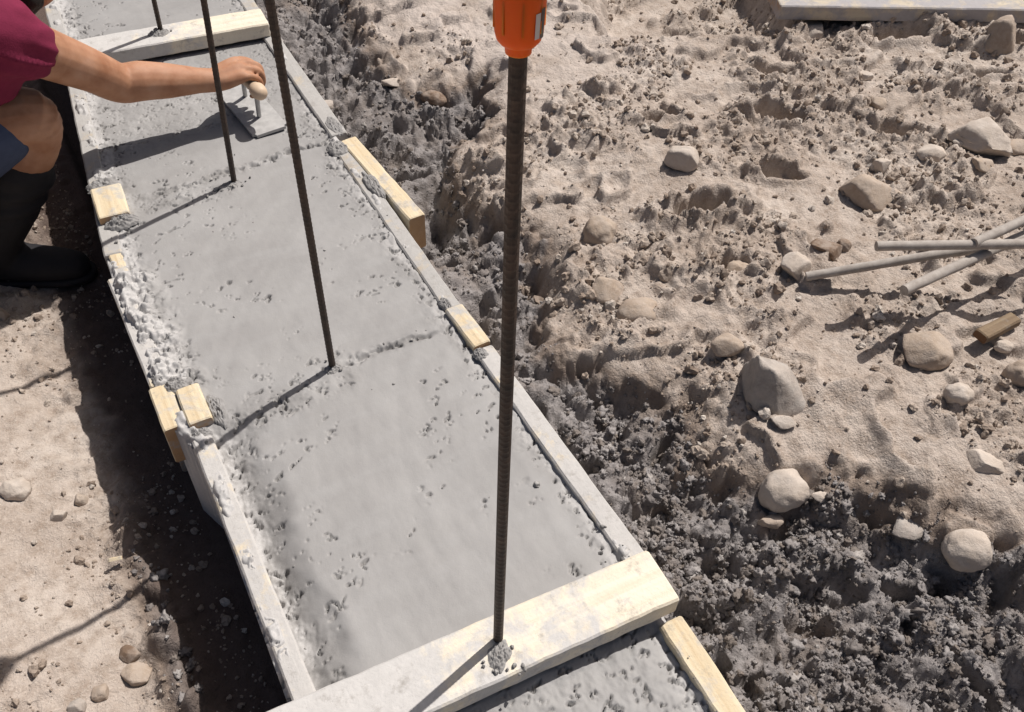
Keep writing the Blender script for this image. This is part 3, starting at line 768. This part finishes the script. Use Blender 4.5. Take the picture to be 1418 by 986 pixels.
# right leg: foot flat, knee up; left leg kneeling
KN, AN = (-0.312, 1.365, 0.180), (-0.485, 1.425, -0.145)
ico_loft(bm, [rel(c) for c in [(-0.74, 1.41, 0.00, 0.095), (-0.60, 1.39, 0.075, 0.085), (-0.45, 1.375, 0.145, 0.070), (KN[0] - 0.02, KN[1], KN[2] - 0.01, 0.060), (KN[0] - 0.015, KN[1] + 0.012, KN[2] - 0.06, 0.056),
                               (-0.365, 1.385, 0.06, 0.056), (-0.425, 1.405, -0.045, 0.046), (*AN, 0.036)]], 18)
ico_loft(bm, [rel(c) for c in [(*AN, 0.036), (-0.47, 1.415, -0.195, 0.034), (-0.40, 1.388, -0.215, 0.026)]], 12)
ico_loft(bm, [rel(c) for c in [(-0.74, 1.54, 0.00, 0.095), (-0.63, 1.62, -0.06, 0.080), (-0.52, 1.70, -0.16, 0.060), (-0.56, 1.71, -0.185, 0.052), (-0.74, 1.72, -0.185, 0.05), (-0.90, 1.73, -0.19, 0.036)]], 16)
body = fuse("body", bm, MAT["skin"], person, 0.0034, 4)
# eyes, mouth
for s in (-1, 1):
    bm = bmesh.new(); ellipsoid(bm, rel((-0.199, 1.485 + s * 0.030, 0.431)), (0.011, 0.012, 0.008), (0, R(50), 0)); bm_obj("eye", bm, MAT["mark_white"], person)
bm = bmesh.new(); ellipsoid(bm, rel((-0.182, 1.485, 0.365)), (0.008, 0.022, 0.005), (0, R(50), 0)); bm_obj("mouth", bm, plain_material("lips", (0.36, 0.15, 0.12)), person)
# hair
bm = bmesh.new()
ellipsoid(bm, rel((-0.270, 1.485, 0.450)), (0.100, 0.092, 0.100), (0, R(55), 0))
ellipsoid(bm, rel((-0.232, 1.485, 0.428)), (0.066, 0.078, 0.055), (0, R(35), 0))
ellipsoid(bm, rel((-0.332, 1.485, 0.438)), (0.070, 0.076, 0.080), (0, R(30), 0))
ellipsoid(bm, rel((-0.256, 1.432, 0.382)), (0.046, 0.038, 0.046))
fuse("hair", bm, MAT["hair"], person, 0.006, 3, lambda co: 0.0035 * np.array(perlin(co[:, 0] * 60 + co[:, 2] * 25, co[:, 1] * 90, 5)))
# t-shirt
bm = bmesh.new()
ico_loft(bm, [rel(c) for c in [(-0.75, 1.50, 0.02, 0.150), (-0.66, 1.50, 0.13, 0.140), (-0.54, 1.49, 0.25, 0.150), (-0.46, 1.48, 0.315, 0.120)]], 24)
ico_loft(bm, [rel(c) for c in [(-0.44, 1.67, 0.355, 0.072), (-0.445, 1.48, 0.355, 0.092), (SH[0] - 0.02, SH[1] + 0.02, SH[2] - 0.005, 0.072)]], 18)
ico_loft(bm, [rel((*lerp(SH, EL, -0.02), 0.072)), rel((*lerp(SH, EL, 0.10), 0.067)), rel((*lerp(SH, EL, 0.15), 0.066))], 18)
ico_loft(bm, [rel((*SH, 0.070)), rel((SH[0] - 0.08, SH[1] + 0.05, SH[2] - 0.08, 0.080)), rel((-0.52, 1.43, 0.20, 0.11))], 18)
ico_loft(bm, [rel(c) for c in [(-0.43, 1.67, 0.36, 0.068), (-0.48, 1.71, 0.28, 0.062)]], 14)
fuse("t_shirt", bm, MAT["shirt"], person, 0.006, 4, lambda co: 0.008 * np.array(perlin(co[:, 0] * 11 + co[:, 2] * 9, co[:, 1] * 13 - co[:, 2] * 8, 6)) + 0.006 * (1 - 2 * np.abs(perlin(co[:, 0] * 20 + co[:, 2] * 26, co[:, 1] * 9, 16))))
# denim shorts
bm = bmesh.new()
ico_loft(bm, [rel(c) for c in [(-0.78, 1.50, -0.02, 0.155), (-0.71, 1.50, 0.06, 0.145)]], 20)
ico_loft(bm, [rel(c) for c in [(-0.74, 1.41, 0.00, 0.110), (-0.60, 1.39, 0.07, 0.100), (-0.43, 1.374, 0.142, 0.083), (-0.392, 1.370, 0.156, 0.077)]], 20)
ico_loft(bm, [rel(c) for c in [(-0.74, 1.54, 0.00, 0.110), (-0.63, 1.62, -0.06, 0.095), (-0.57, 1.665, -0.11, 0.082)]], 18)
fuse("shorts", bm, MAT["denim"], person, 0.006, 4, lambda co: 0.005 * np.array(perlin(co[:, 0] * 16, co[:, 1] * 9 + co[:, 2] * 14, 8)))
# rubber boots
def boot(pts_shaft, pts_foot, sole):
    bm = bmesh.new()
    ico_loft(bm, [rel(c) for c in pts_shaft], 18)
    ico_loft(bm, [rel(c) for c in pts_foot], 18)
    ax = Vector(pts_shaft[0][:3]) - P0
    b = fuse("boot", bm, MAT["rubber"], person, 0.005, 4, lambda co: 0.003 * np.sin(co[:, 2] * 150 + 6 * co[:, 0]) * np.exp(-((co[:, 2] - (ax.z - 0.06)) / 0.05) ** 2))
    bm = bmesh.new()
    ico_loft(bm, [rel(c) for c in sole], 16)
    for v in bm.verts: v.co.z = max(min(v.co.z, 0.016), -0.004)
    bm_obj("sole", bm, MAT["rubber"], b)
boot([(-0.372, 1.388, 0.045, 0.066), (-0.42, 1.400, -0.035, 0.060), (-0.475, 1.418, -0.12, 0.054), (-0.485, 1.425, -0.17, 0.052)],
     [(-0.505, 1.440, -0.195, 0.046), (-0.45, 1.408, -0.200, 0.045), (-0.385, 1.378, -0.210, 0.041), (-0.350, 1.362, -0.214, 0.035)],
     [(-0.515, 1.445, -0.236, 0.046), (-0.44, 1.405, -0.236, 0.042), (-0.37, 1.372, -0.236, 0.046), (-0.345, 1.360, -0.236, 0.038)])
boot([(-0.72, 1.72, -0.185, 0.060), (-0.82, 1.725, -0.187, 0.055), (-0.90, 1.73, -0.19, 0.052)],
     [(-0.91, 1.73, -0.18, 0.046), (-0.93, 1.73, -0.215, 0.036), (-0.90, 1.73, -0.228, 0.030)],
     [(-0.93, 1.73, -0.238, 0.04), (-0.88, 1.73, -0.238, 0.04)])

# ------------------------------------------------------------------ the finishing trowel in the hand
MAT["handle"] = plain_material("trowel_handle", (0.66, 0.50, 0.36), 0.55, 0.12, 50, bmp=0.1)
MAT["blade"] = plain_material("trowel_steel", (0.46, 0.45, 0.44), 0.5, 0.45, 45, metal=0.1, bmp=0.1)
trowel = empty("trowel", (0.140, 1.44, 0.003))
tag(trowel, "hand trowel with rounded wooden handle gripped in the person's fist", "trowel")
T0 = Vector(trowel.location)
def trel(c): return (c[0] - T0.x, c[1] - T0.y, c[2] - T0.z, *c[3:])
bm = bmesh.new()
ico_loft(bm, [trel(c) for c in [(0.148, 1.372, 0.088, 0.0175), (0.147, 1.385, 0.087, 0.0185), (0.146, 1.405, 0.085, 0.0135), (0.144, 1.45, 0.083, 0.0150), (0.143, 1.49, 0.082, 0.0135), (0.143, 1.505, 0.081, 0.011)]], 20)
bm_obj("handle", bm, MAT["handle"], trowel)
for y in (1.400, 1.500):
    bm = bmesh.new()
    ico_loft(bm, [trel(c) for c in [(0.146, y, 0.080, 0.0055), (0.146, y + 0.004, 0.045, 0.0055), (0.146, y + 0.012, 0.004, 0.0055)]], 10)
    bm_obj("shank", bm, MAT["blade"], trowel)
bm = bmesh.new()
bmesh.ops.create_cube(bm, size=1, matrix=Matrix.Translation(trel((0.142, 1.455, 0.0005))) @ Matrix.Rotation(R(4), 4, 'Z') @ Matrix.Rotation(R(-1.2), 4, 'Y') @ Matrix.Diagonal((0.085, 0.225, 0.0070, 1)))
bmesh.ops.bevel(bm, geom=[e for e in bm.edges if (e.verts[0].co - e.verts[1].co).length < 0.010], offset=0.008, segments=3, affect='EDGES')
bm_obj("blade", bm, MAT["blade"], trowel, smooth=False)

# ------------------------------------------------------------------ rods sticking out over the dirt, and the plank
def rod(label, pts, rad):
    bm = bmesh.new(); seg = 14
    P = [Vector(p) for p in pts]; full = []
    for a, b in zip(P[:-1], P[1:]):
        n = max(2, int((b - a).length / 0.012))
        for k in range(n): full.append(a.lerp(b, k / n))
    full.append(P[-1]); rings = []
    for i, p in enumerate(full):
        d = (full[min(i + 1, len(full) - 1)] - full[max(i - 1, 0)]).normalized()
        a = d.cross(Vector((0, 0, 1))).normalized(); b = a.cross(d)
        ring = []
        for s in range(seg):
            t = 2 * math.pi * s / seg; dr = a * math.cos(t) + b * math.sin(t)
            rr = rad * (1 + 0.10 * mnoise.noise(p * 40 + dr * 1.5)) * 1.0
            ring.append(bm.verts.new(p + dr * rr))
        rings.append(ring)
    for a, b in zip(rings[:-1], rings[1:]):
        for s in range(seg): bm.faces.new((a[s], a[(s + 1) % seg], b[(s + 1) % seg], b[s]))
    for rg in (rings[0][::-1], rings[-1]): bm.faces.new([bm.verts.new(v.co) for v in rg])
    o = bm_obj("steel_rod", bm, MAT["dusty_rod"]); tag(o, label, "rod", "dusty rods on the right")
    return o
rod("straight dusty rod, uppermost of the bundle at the right edge", [(0.906, 0.254, 0.175), (1.135, 0.126, 0.185), (1.72, -0.20, 0.21)], 0.0088)
rod("dusty rod with its left end on the ground beside a pale stone", [(0.852, 0.333, 0.062), (1.051, 0.218, 0.125), (1.70, -0.17, 0.30)], 0.0088)
rod("short dusty rod pointing down left, lowest of the bundle", [(0.886, 0.159, 0.155), (1.078, 0.158, 0.158), (1.75, 0.16, 0.17)], 0.0094)
rod("dusty rod crossing the bundle at the right edge, highest in the picture", [(1.054, 0.169, 0.187), (1.7, 0.16, 0.215)], 0.0088)
board("wood_chunk", "short brown wood chunk lying in the dirt below the rods", (1.008, 0.058), (1.100, 0.059), 0.026, 0.082, 0.018, MAT["wood_brown"], cat="wood chunk", seed=41)
board("wood_chip", "small yellow wood chip on the lip of the left trench", (-0.468, 0.560), (-0.445, 0.555), 0.008, -0.225, 0.006, MAT["wood_clean"], cat="wood chip", seed=42)

plank_dir = (0.88, -0.474)
pc0 = (1.415 + 0.474 * 0.1175, 1.080 + 0.88 * 0.1175)
board("plank", "thick grey-stained plank lying on the dirt at the top right", pc0, (pc0[0] + 0.88 * 2.2, pc0[1] - 0.474 * 2.2), 0.235, 0.142, 0.038, MAT["wood_plank"], cat="plank", seed=31)

# ------------------------------------------------------------------ stones told apart one by one
def stone(name, label, x, y, sx, sy, sz, rot, mat, angular, seed, sink=0.3, cat="stone", tilt=0.0, z=None):
    rr = random.Random(seed)
    g = 1.12 + 0.22 * angular; sx *= g; sy *= g; sz *= g
    bm = bmesh.new(); bmesh.ops.create_icosphere(bm, subdivisions=4, radius=1)
    planes = []
    for k in range(int(5 + 9 * angular)):
        n = Vector((rr.gauss(0, 1), rr.gauss(0, 1), rr.gauss(0, 1))).normalized(); planes.append((n, rr.uniform(0.58, 0.86) - 0.20 * angular))
    off = Vector((rr.random() * 50, rr.random() * 50, rr.random() * 50))
    for v in bm.verts:
        p = v.co.normalized()
        p = p * (1 + 0.16 * mnoise.noise(p * 1.3 + off) + 0.09 * mnoise.noise(p * 3.2 + off))
        if angular > 0:
            for n, d in planes:
                e = p.dot(n) - d
                if e > 0: p = p - n * e * (0.55 + 0.45 * angular) * (1 if angular > 0.3 else 0.35)
        p = p * (1 + 0.04 * mnoise.noise(p * 8 + off) * (0.4 + angular))
        v.co = Vector((p.x * sx, p.y * sy, p.z * sz))
    o = bm_obj(name, bm, MAT[mat])
    gz = ground_z(x, y) if z is None else z
    gz = 0.5 * (gz + np.mean([ground_z(x + a * sx * 0.6, y + b * sy * 0.6) for a, b in ((1, 0), (-1, 0), (0, 1), (0, -1))])) if z is None else z
    sink = min(0.52, sink + 0.14)
    o.location = (x, y, gz + sz * (1 - 2 * sink)); o.rotation_euler = (tilt, tilt * 0.6, rot)
    tag(o, label, cat, "stones in the dirt")
    return o
STONES = [
    ("boulder", "large grey broken rock with a dark hollow, right of the slab's middle", 0.635, 0.171, 0.0558, 0.0509, 0.0514, -0.44, "stone_grey", 0.8, 100, 0.35),
    ("rock", "big pale angular rock near the right edge of the picture", 1.487, 0.480, 0.0741, 0.0618, 0.0561, -0.51, "stone_pale", 1, 101, 0.25),
    ("rock", "squat dirt-caked rock with pale pebble on top, below the big pale rock", 1.167, 0.480, 0.0644, 0.0462, 0.0328, -0.66, "stone_tan", 0.7, 102, 0.35),
    ("stone", "small white pebble sitting on the dirt-caked rock", 1.245, 0.531, 0.0205, 0.0175, 0.0163, -0.77, "stone_pale", 0.6, 103, 0.2),
    ("stone", "pale rounded cobble with dark shadow, upper middle of the dirt", 0.885, 0.755, 0.0364, 0.0307, 0.0283, -0.25, "stone_pale", 0.5, 104, 0.3),
    ("stone", "smooth round stone half buried, right of the nearest rebar's middle", 0.617, 0.676, 0.0314, 0.0314, 0.0348, -0.34, "stone_tan", 0, 105, 0.35),
    ("stone", "smaller of two brown stones side by side below the half buried round stone", 0.540, 0.536, 0.0297, 0.0255, 0.0240, -0.50, "stone_tan", 0.4, 106, 0.35),
    ("stone", "broad humped stone beside the smaller brown stone", 0.559, 0.455, 0.0387, 0.0320, 0.0286, -0.44, "stone_tan", 0.2, 107, 0.42),
    ("stone", "smooth cream egg-shaped pebble alone on bare dusty ground", 0.881, -0.013, 0.0209, 0.0180, 0.0170, -0.62, "stone_pale", 0, 108, 0.3),
    ("stone", "rounded tan cobble at the top of the dark wet heap", 0.555, 0.019, 0.0344, 0.0307, 0.0302, -0.30, "stone_pale", 0.2, 109, 0.35),
    ("stone", "big smooth pale cobble at the lower right, above the wet soil", 0.723, -0.212, 0.0351, 0.0309, 0.0298, -0.25, "stone_pale", 0.1, 110, 0.35),
    ("stone", "pale stone touching the left end of a dusty rod", 0.859, 0.370, 0.0266, 0.0239, 0.0237, -0.74, "stone_pale", 0.6, 111, 0.3),
    ("stone", "half buried layered stone below the rods' shadow", 0.916, 0.093, 0.0425, 0.0346, 0.0303, -0.67, "stone_tan", 0.4, 112, 0.4),
    ("stone", "small white pebble below the brown wood chunk at the right edge", 1.042, 0.027, 0.0142, 0.0114, 0.0097, -0.30, "stone_pale", 0, 113, 0.25),
    ("stone", "long pale stone lying against the grey-stained plank's corner", 1.503, 1.044, 0.0505, 0.0340, 0.0211, -0.32, "stone_pale", 0.5, 114, 0.25),
    ("rock", "knobbly dirt clod standing under the plank at the top right", 1.848, 0.739, 0.0436, 0.0501, 0.0620, -0.40, "stone_tan", 0.9, 115, 0.42),
    ("stone", "tiny white stone with a black shadow below the plank", 1.470, 0.811, 0.0158, 0.0126, 0.0107, -0.48, "stone_pale", 0.8, 116, 0.25),
    ("stone", "squat pale stone left of the big pale angular rock", 1.379, 0.509, 0.0320, 0.0245, 0.0195, -0.31, "stone_pale", 0.7, 117, 0.35),
    ("stone", "little tan stone below the big pale angular rock", 1.409, 0.409, 0.0218, 0.0173, 0.0147, -0.58, "stone_tan", 0.6, 118, 0.35),
    ("stone", "flat brown stone above the dusty rods", 0.958, 0.386, 0.0387, 0.0242, 0.0160, -0.57, "stone_brown", 0.6, 119, 0.15),
    ("stone", "brown pebble at the right end of the flat brown stone", 0.998, 0.379, 0.0130, 0.0127, 0.0137, -0.65, "stone_brown", 0.3, 120, 0.3),
    ("stone", "rounded tan stone left of the pale stone at the rod's end", 0.788, 0.446, 0.0270, 0.0217, 0.0187, -0.35, "stone_tan", 0.4, 121, 0.35),
    ("stone", "tan stone just above the large grey broken rock", 0.637, 0.288, 0.0277, 0.0214, 0.0174, -0.60, "stone_tan", 0.5, 122, 0.35),
    ("stone", "pale chip in front of the large grey broken rock", 0.609, 0.104, 0.0209, 0.0148, 0.0101, -0.40, "stone_pale", 0.9, 123, 0.3),
    ("stone", "wide dusty pale stone at the right edge above the smooth cobble", 0.838, -0.129, 0.0316, 0.0219, 0.0144, -0.62, "stone_pale", 0.6, 124, 0.42),
    ("stone", "grey stone half sunk at the edge of the wet soil", 0.683, -0.136, 0.0278, 0.0191, 0.0124, -0.72, "stone_grey", 0.6, 125, 0.42),
    ("stone", "small white chip beside the rounded tan cobble", 0.595, -0.026, 0.0142, 0.0095, 0.0059, -0.53, "stone_pale", 0.8, 126, 0.25),
    ("stone", "brown rounded stone cut by the right edge of the picture", 1.014, -0.037, 0.0239, 0.0237, 0.0260, -0.40, "stone_tan", 0.3, 127, 0.35),
    ("stone", "orange-tinged stone among the wet clods", 0.512, -0.005, 0.0178, 0.0148, 0.0134, -0.31, "stone_tan", 0.6, 128, 0.35),
    ("stone", "brown oval stone by the trodden wet patch, behind the nearest rebar", 0.574, 1.358, 0.0291, 0.0211, 0.0154, -0.79, "stone_brown", 0.1, 129, 0.3),
    ("stone", "flat pale stone slab between the wet strip and the dry dirt", 0.513, 1.470, 0.0332, 0.0209, 0.0109, -0.68, "stone_pale", 0.7, 130, 0.3),
    ("stone", "pale cobble beside the far right form board", 0.347, 1.535, 0.0241, 0.0189, 0.0157, -0.28, "stone_grey", 0.3, 131, 0.3),
    ("stone", "tan knob at the right edge beside the big pale angular rock", 1.544, 0.424, 0.0272, 0.0236, 0.0226, -0.72, "stone_tan", 0.6, 132, 0.35),
    ("stone", "weathered stone in the middle of the upper dirt slope", 1.403, 0.701, 0.0254, 0.0180, 0.0125, -0.55, "stone_tan", 0.5, 133, 0.35),
    ("stone", "smooth white oval stone on the left dirt", -0.580, 0.783, 0.0254, 0.0208, 0.0184, -0.62, "stone_pale", 0, 135, 0.3),
    ("stone", "reddish stone cut by the left edge of the picture", -0.525, 1.283, 0.0143, 0.0179, 0.0235, -0.71, "stone_tan", 0.5, 136, 0.3),
    ("clod", "crumbled tan clod on the left bank by the trench", -0.481, 0.335, 0.0269, 0.0196, 0.0143, -0.40, "stone_tan", 0.7, 137, 0.35),
    ("clod", "reddish brown clod just above the crumbled tan one", -0.481, 0.373, 0.0190, 0.0149, 0.0123, -0.53, "stone_brown", 0.6, 138, 0.35),
    ("clod", "rounded pale clod at the lower left", -0.535, 0.327, 0.0138, 0.0122, 0.0119, -0.52, "stone_tan", 0.4, 139, 0.35),
    ("clod", "grey clod at the lower left corner below the rounded pale one", -0.571, 0.315, 0.0146, 0.0125, 0.0117, -0.38, "stone_grey", 0.4, 140, 0.35),
    ("stone", "pale angular stone among gravel on the left dirt", -0.525, 0.696, 0.0185, 0.0134, 0.0098, -0.25, "stone_pale", 0.9, 141, 0.3),
    ("stone", "flat grey stone by the lip of the left trench", -0.483, 0.724, 0.0121, 0.0112, 0.0114, -0.36, "stone_tan", 0.4, 142, 0.3),
]
for row in STONES:
    stone(*row)

# ------------------------------------------------------------------ crumbs of soil (uncountable): instanced lumps
def crumb_cloud(name, pts, scl, mat, kind_label=None, smooth=True, parent=None, rough=0.5, sub=3, freq=1.1):
    n = len(pts)
    me = bpy.data.meshes.new(name); me.vertices.add(n)
    me.vertices.foreach_set("co", pts.astype(np.float32).ravel())
    a = me.attributes.new("scl", 'FLOAT_VECTOR', 'POINT'); a.data.foreach_set("vector", scl.astype(np.float32).ravel())
    a = me.attributes.new("rotv", 'FLOAT_VECTOR', 'POINT'); a.data.foreach_set("vector", (rng.random((n, 3)) * 6.283).astype(np.float32).ravel())
    a = me.attributes.new("pick", 'INT', 'POINT'); a.data.foreach_set("value", rng.integers(0, 6, n).astype(np.int32))
    o = bpy.data.objects.new(name, me); col.objects.link(o)
    me.materials.append(mat)
    ng = bpy.data.node_groups.new(name, 'GeometryNodeTree')
    ng.interface.new_socket("Geometry", in_out='INPUT', socket_type='NodeSocketGeometry')
    ng.interface.new_socket("Geometry", in_out='OUTPUT', socket_type='NodeSocketGeometry')
    nd = ng.nodes; lk = ng.links
    gi = nd.new("NodeGroupInput"); go = nd.new("NodeGroupOutput")
    join = nd.new("GeometryNodeJoinGeometry")
    for k in range(6):
        ico = nd.new("GeometryNodeMeshIcoSphere"); ico.inputs["Radius"].default_value = 1.0; ico.inputs["Subdivisions"].default_value = sub
        pos = nd.new("GeometryNodeInputPosition")
        add = nd.new("ShaderNodeVectorMath"); add.operation = 'ADD'; add.inputs[1].default_value = (k * 7.3 + 1.1, k * 3.7, k * 5.9)
        lk.new(pos.outputs[0], add.inputs[0])
        nz = nd.new("ShaderNodeTexNoise"); nz.inputs["Scale"].default_value = freq; nz.inputs["Detail"].default_value = 3; nz.inputs["Roughness"].default_value = 0.6
        lk.new(add.outputs[0], nz.inputs["Vector"])
        mr = nd.new("ShaderNodeMapRange"); mr.inputs[1].default_value = 0.2; mr.inputs[2].default_value = 0.8
        mr.inputs[3].default_value = 1 - rough * 1.1; mr.inputs[4].default_value = 1 + rough * 0.9
        lk.new(nz.outputs[0], mr.inputs[0])
        sc = nd.new("ShaderNodeVectorMath"); sc.operation = 'SCALE'
        lk.new(pos.outputs[0], sc.inputs[0]); lk.new(mr.outputs[0], sc.inputs["Scale"])
        sp = nd.new("GeometryNodeSetPosition"); lk.new(ico.outputs[0], sp.inputs[0]); lk.new(sc.outputs[0], sp.inputs["Position"])
        sm = nd.new("GeometryNodeSetMaterial"); sm.inputs["Material"].default_value = mat; lk.new(sp.outputs[0], sm.inputs[0])
        ss = nd.new("GeometryNodeSetShadeSmooth"); lk.new(sm.outputs[0], ss.inputs[0]); ss.inputs["Shade Smooth"].default_value = smooth
        gti = nd.new("GeometryNodeGeometryToInstance"); lk.new(ss.outputs[0], gti.inputs[0])
        lk.new(gti.outputs[0], join.inputs[0])
    m2p = nd.new("GeometryNodeMeshToPoints"); lk.new(gi.outputs[0], m2p.inputs[0])
    iop = nd.new("GeometryNodeInstanceOnPoints"); iop.inputs["Pick Instance"].default_value = True
    lk.new(m2p.outputs[0], iop.inputs["Points"]); lk.new(join.outputs[0], iop.inputs["Instance"])
    for nm, typ, sock in (("scl", 'FLOAT_VECTOR', "Scale"), ("rotv", 'FLOAT_VECTOR', "Rotation"), ("pick", 'INT', "Instance Index")):
        na = nd.new("GeometryNodeInputNamedAttribute"); na.data_type = typ; na.inputs["Name"].default_value = nm
        lk.new(na.outputs[0], iop.inputs[sock])
    lk.new(iop.outputs[0], go.inputs[0])
    md = o.modifiers.new("crumbs", 'NODES'); md.node_group = ng
    tag(o, kind="stuff")
    if kind_label: o["label"] = kind_label[0]; o["category"] = kind_label[1]
    if parent: o.parent = parent
    return o

def power_sizes(n, lo, hi, a=2.2):
    u = rng.random(n)
    return (lo ** (1 - a) + u * (hi ** (1 - a) - lo ** (1 - a))) ** (1 / (1 - a))

def scatter(n, x0, x1, y0, y1, want_wet, lo, hi, mask=None, a=2.2):
    x = rng.uniform(x0, x1, n); y = rng.uniform(y0, y1, n)
    w = ground_zv(x, y, GW)
    w = sstep(0.25, 0.8, w)
    keep = rng.random(n) < (w if want_wet else 1 - w)
    clear = (x < left_in(y) - 0.045) | (x > right_in(y) + 0.048)
    clear &= ~((x > 0.25) & (x < 0.345) & (y > 0.86) & (y < 1.26))
    keep &= clear
    if mask is not None: keep &= rng.random(n) < mask(x, y)
    x, y = x[keep], y[keep]
    s = power_sizes(len(x), lo, hi, a)
    z = ground_zv(x, y) + s * 0.25
    sc = s[:, None] * rng.uniform(0.6, 1.25, (len(x), 3))
    return np.stack([x, y, z], -1), sc

def patchy(x, y): return 0.10 + 0.90 * crumbly(x, y)
p1, s1 = scatter(52000, 0.27, 2.6, -0.5, 2.6, False, 0.0015, 0.013, patchy, 2.5)
p2, s2 = scatter(9000, -0.92, -0.30, -0.2, 2.6, False, 0.0014, 0.010, patchy, 2.6)
crumb_cloud("dry_soil_crumbs", np.concatenate([p1, p2]), np.concatenate([s1, s2]), MAT["dry_crumb"], ("loose tan soil crumbs and gravel scattered over the dry dirt", "gravel"), rough=0.75, sub=2, smooth=False)
p1, s1 = scatter(130000, 0.26, 1.25, -0.55, 2.4, True, 0.0012, 0.011, lambda x, y: (0.25 + 0.75 * sstep(0.5, 0.2, y)) * (0.25 + 0.75 * sstep(-0.2, 0.25, fbm(x * 9, y * 9, 302, 3))), 2.35)
p2, s2 = scatter(1600, -0.50, -0.29, -0.2, 2.4, True, 0.002, 0.012, None, 2.3)
crumb_cloud("damp_soil_crumbs", np.concatenate([p1, p2]), np.concatenate([s1, s2]), MAT["wet_crumb"], ("damp dark grey clods heaped beside the form boards", "soil clods"), rough=0.95, freq=1.9)

# cement crumbs on the slab edges and round the rebars
n = 5200
x = rng.uniform(-0.28, 0.31, n); y = rng.uniform(-0.5, 2.3, n)
d = np.minimum(x - left_in(y) + 0.015, right_in(y) + 0.015 - x)
prob = np.where(d < 0, 0, 0.006 + 0.40 * np.exp(-(d / 0.04) ** 2) * (0.25 + 0.75 * sstep(-0.1, 0.25, fbm(x * 9, y * 9, 301, 2))))
prob = prob + 0.5 * np.exp(-((y - 0.605) / 0.010) ** 2) * (x > -0.02) * (x < 0.2) + 0.5 * np.exp(-((y - 1.20) / 0.02) ** 2) * (x < 0.03) * (d > 0)
prob = prob * np.where((y > 1.30) & (y < 1.62) & (x > 0.07) & (x < 0.22), 0, 1)
keep = rng.random(n) < prob
x, y = x[keep], y[keep]
s = power_sizes(len(x), 0.0010, 0.0055, 2.7)
zz = np.array([max(slab_z(a, b), -0.001 if (a < left_in(b) or a > right_in(b)) else -1) for a, b in zip(x, y)]) + s * 0.2
pts = [np.stack([x, y, zz], -1)]; scs = [s[:, None] * rng.uniform(0.6, 1.2, (len(x), 3))]
for (bx, by, bz, m, spread, size) in ((-0.016, -0.042, 0.041, 14, 0.018, 0.0035), (-0.004, 0.598, -0.004, 12, 0.012, 0.003), (0.005, 1.20, -0.004, 12, 0.02, 0.004), (0.033, 1.83, 0.040, 10, 0.016, 0.004)):
    q = rng.normal(0, 1, (m, 3)) * np.array([spread, spread * 0.7, 0.0]); ss = power_sizes(m, 0.002, size, 1.8)
    q += np.array([bx, by, bz]); q[:, 2] += ss * 0.3
    pts.append(q); scs.append(ss[:, None] * rng.uniform(0.7, 1.2, (m, 3)))
crumb_cloud("cement_crumbs", np.concatenate(pts), np.concatenate(scs), MAT["cement_crumb"], None, rough=0.55, parent=footing)

# mortar slopped round the rebars and over the boards: ragged low heaps
def mortar(cx, cy, z, rx, ry, h, seed, rot=0.0):
    n = 60
    u = np.linspace(-1.25, 1.25, n); U, V = np.meshgrid(u, u)
    rad = np.sqrt(U ** 2 + V ** 2) + 0.30 * fbm(U * 1.6 + seed, V * 1.6, seed, 3)
    Z = h * sstep(1.0, 0.35, rad) * (0.7 + 0.9 * fbm(U * 4 + seed, V * 4, seed + 1, 3, 0.6)) + h * 0.5 * np.abs(fbm(U * 7, V * 7 + seed, seed + 2, 3)) * sstep(1.0, 0.7, rad) - 0.004 * sstep(0.85, 1.05, rad)
    X = U * rx * math.cos(rot) - V * ry * math.sin(rot) + cx; Y = U * rx * math.sin(rot) + V * ry * math.cos(rot) + cy
    keep = rad < 1.04
    idx = np.full(keep.shape, -1); idx[keep] = np.arange(keep.sum())
    verts = np.stack([X, Y, Z + z], -1)[keep]
    q = np.stack([idx[:-1, :-1], idx[:-1, 1:], idx[1:, 1:], idx[1:, :-1]], -1).reshape(-1, 4)
    q = q[(q >= 0).all(1)]
    o = mesh_obj("mortar_smear", verts, q.tolist(), MAT["concrete"])
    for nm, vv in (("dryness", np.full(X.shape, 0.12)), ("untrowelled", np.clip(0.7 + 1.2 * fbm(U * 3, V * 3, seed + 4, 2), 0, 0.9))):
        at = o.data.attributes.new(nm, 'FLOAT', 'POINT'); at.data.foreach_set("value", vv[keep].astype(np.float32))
    o.parent = footing
    return o
for k, a in enumerate(((-0.018, -0.034, 0.0395, 0.027, 0.017, 0.008, 401, 0.8), (-0.003, 0.597, -0.006, 0.020, 0.014, 0.006, 411), (0.005, 1.202, -0.006, 0.030, 0.014, 0.006, 421), (0.036, 1.833, 0.0395, 0.030, 0.022, 0.010, 431),
                       (-0.252, 0.562, -0.004, 0.018, 0.014, 0.008, 441), (-0.232, 1.172, 0.000, 0.036, 0.020, 0.014, 451), (-0.236, 1.315, 0.002, 0.034, 0.024, 0.010, 531), (-0.213, 0.600, -0.004, 0.016, 0.04, 0.009, 541), (0.262, 1.215, 0.001, 0.026, 0.030, 0.008, 461), (-0.280, 0.715, 0.001, 0.014, 0.025, 0.008, 471),
                       (-0.258, 0.685, 0.001, 0.024, 0.022, 0.010, 481), (0.287, 1.30, 0.003, 0.018, 0.040, 0.006, 491), (0.243, 0.50, 0.000, 0.014, 0.016, 0.006, 501), (0.246, 0.645, 0.000, 0.012, 0.02, 0.006, 511), (0.276, 1.05, 0.004, 0.016, 0.05, 0.006, 521))):
    mortar(*a)
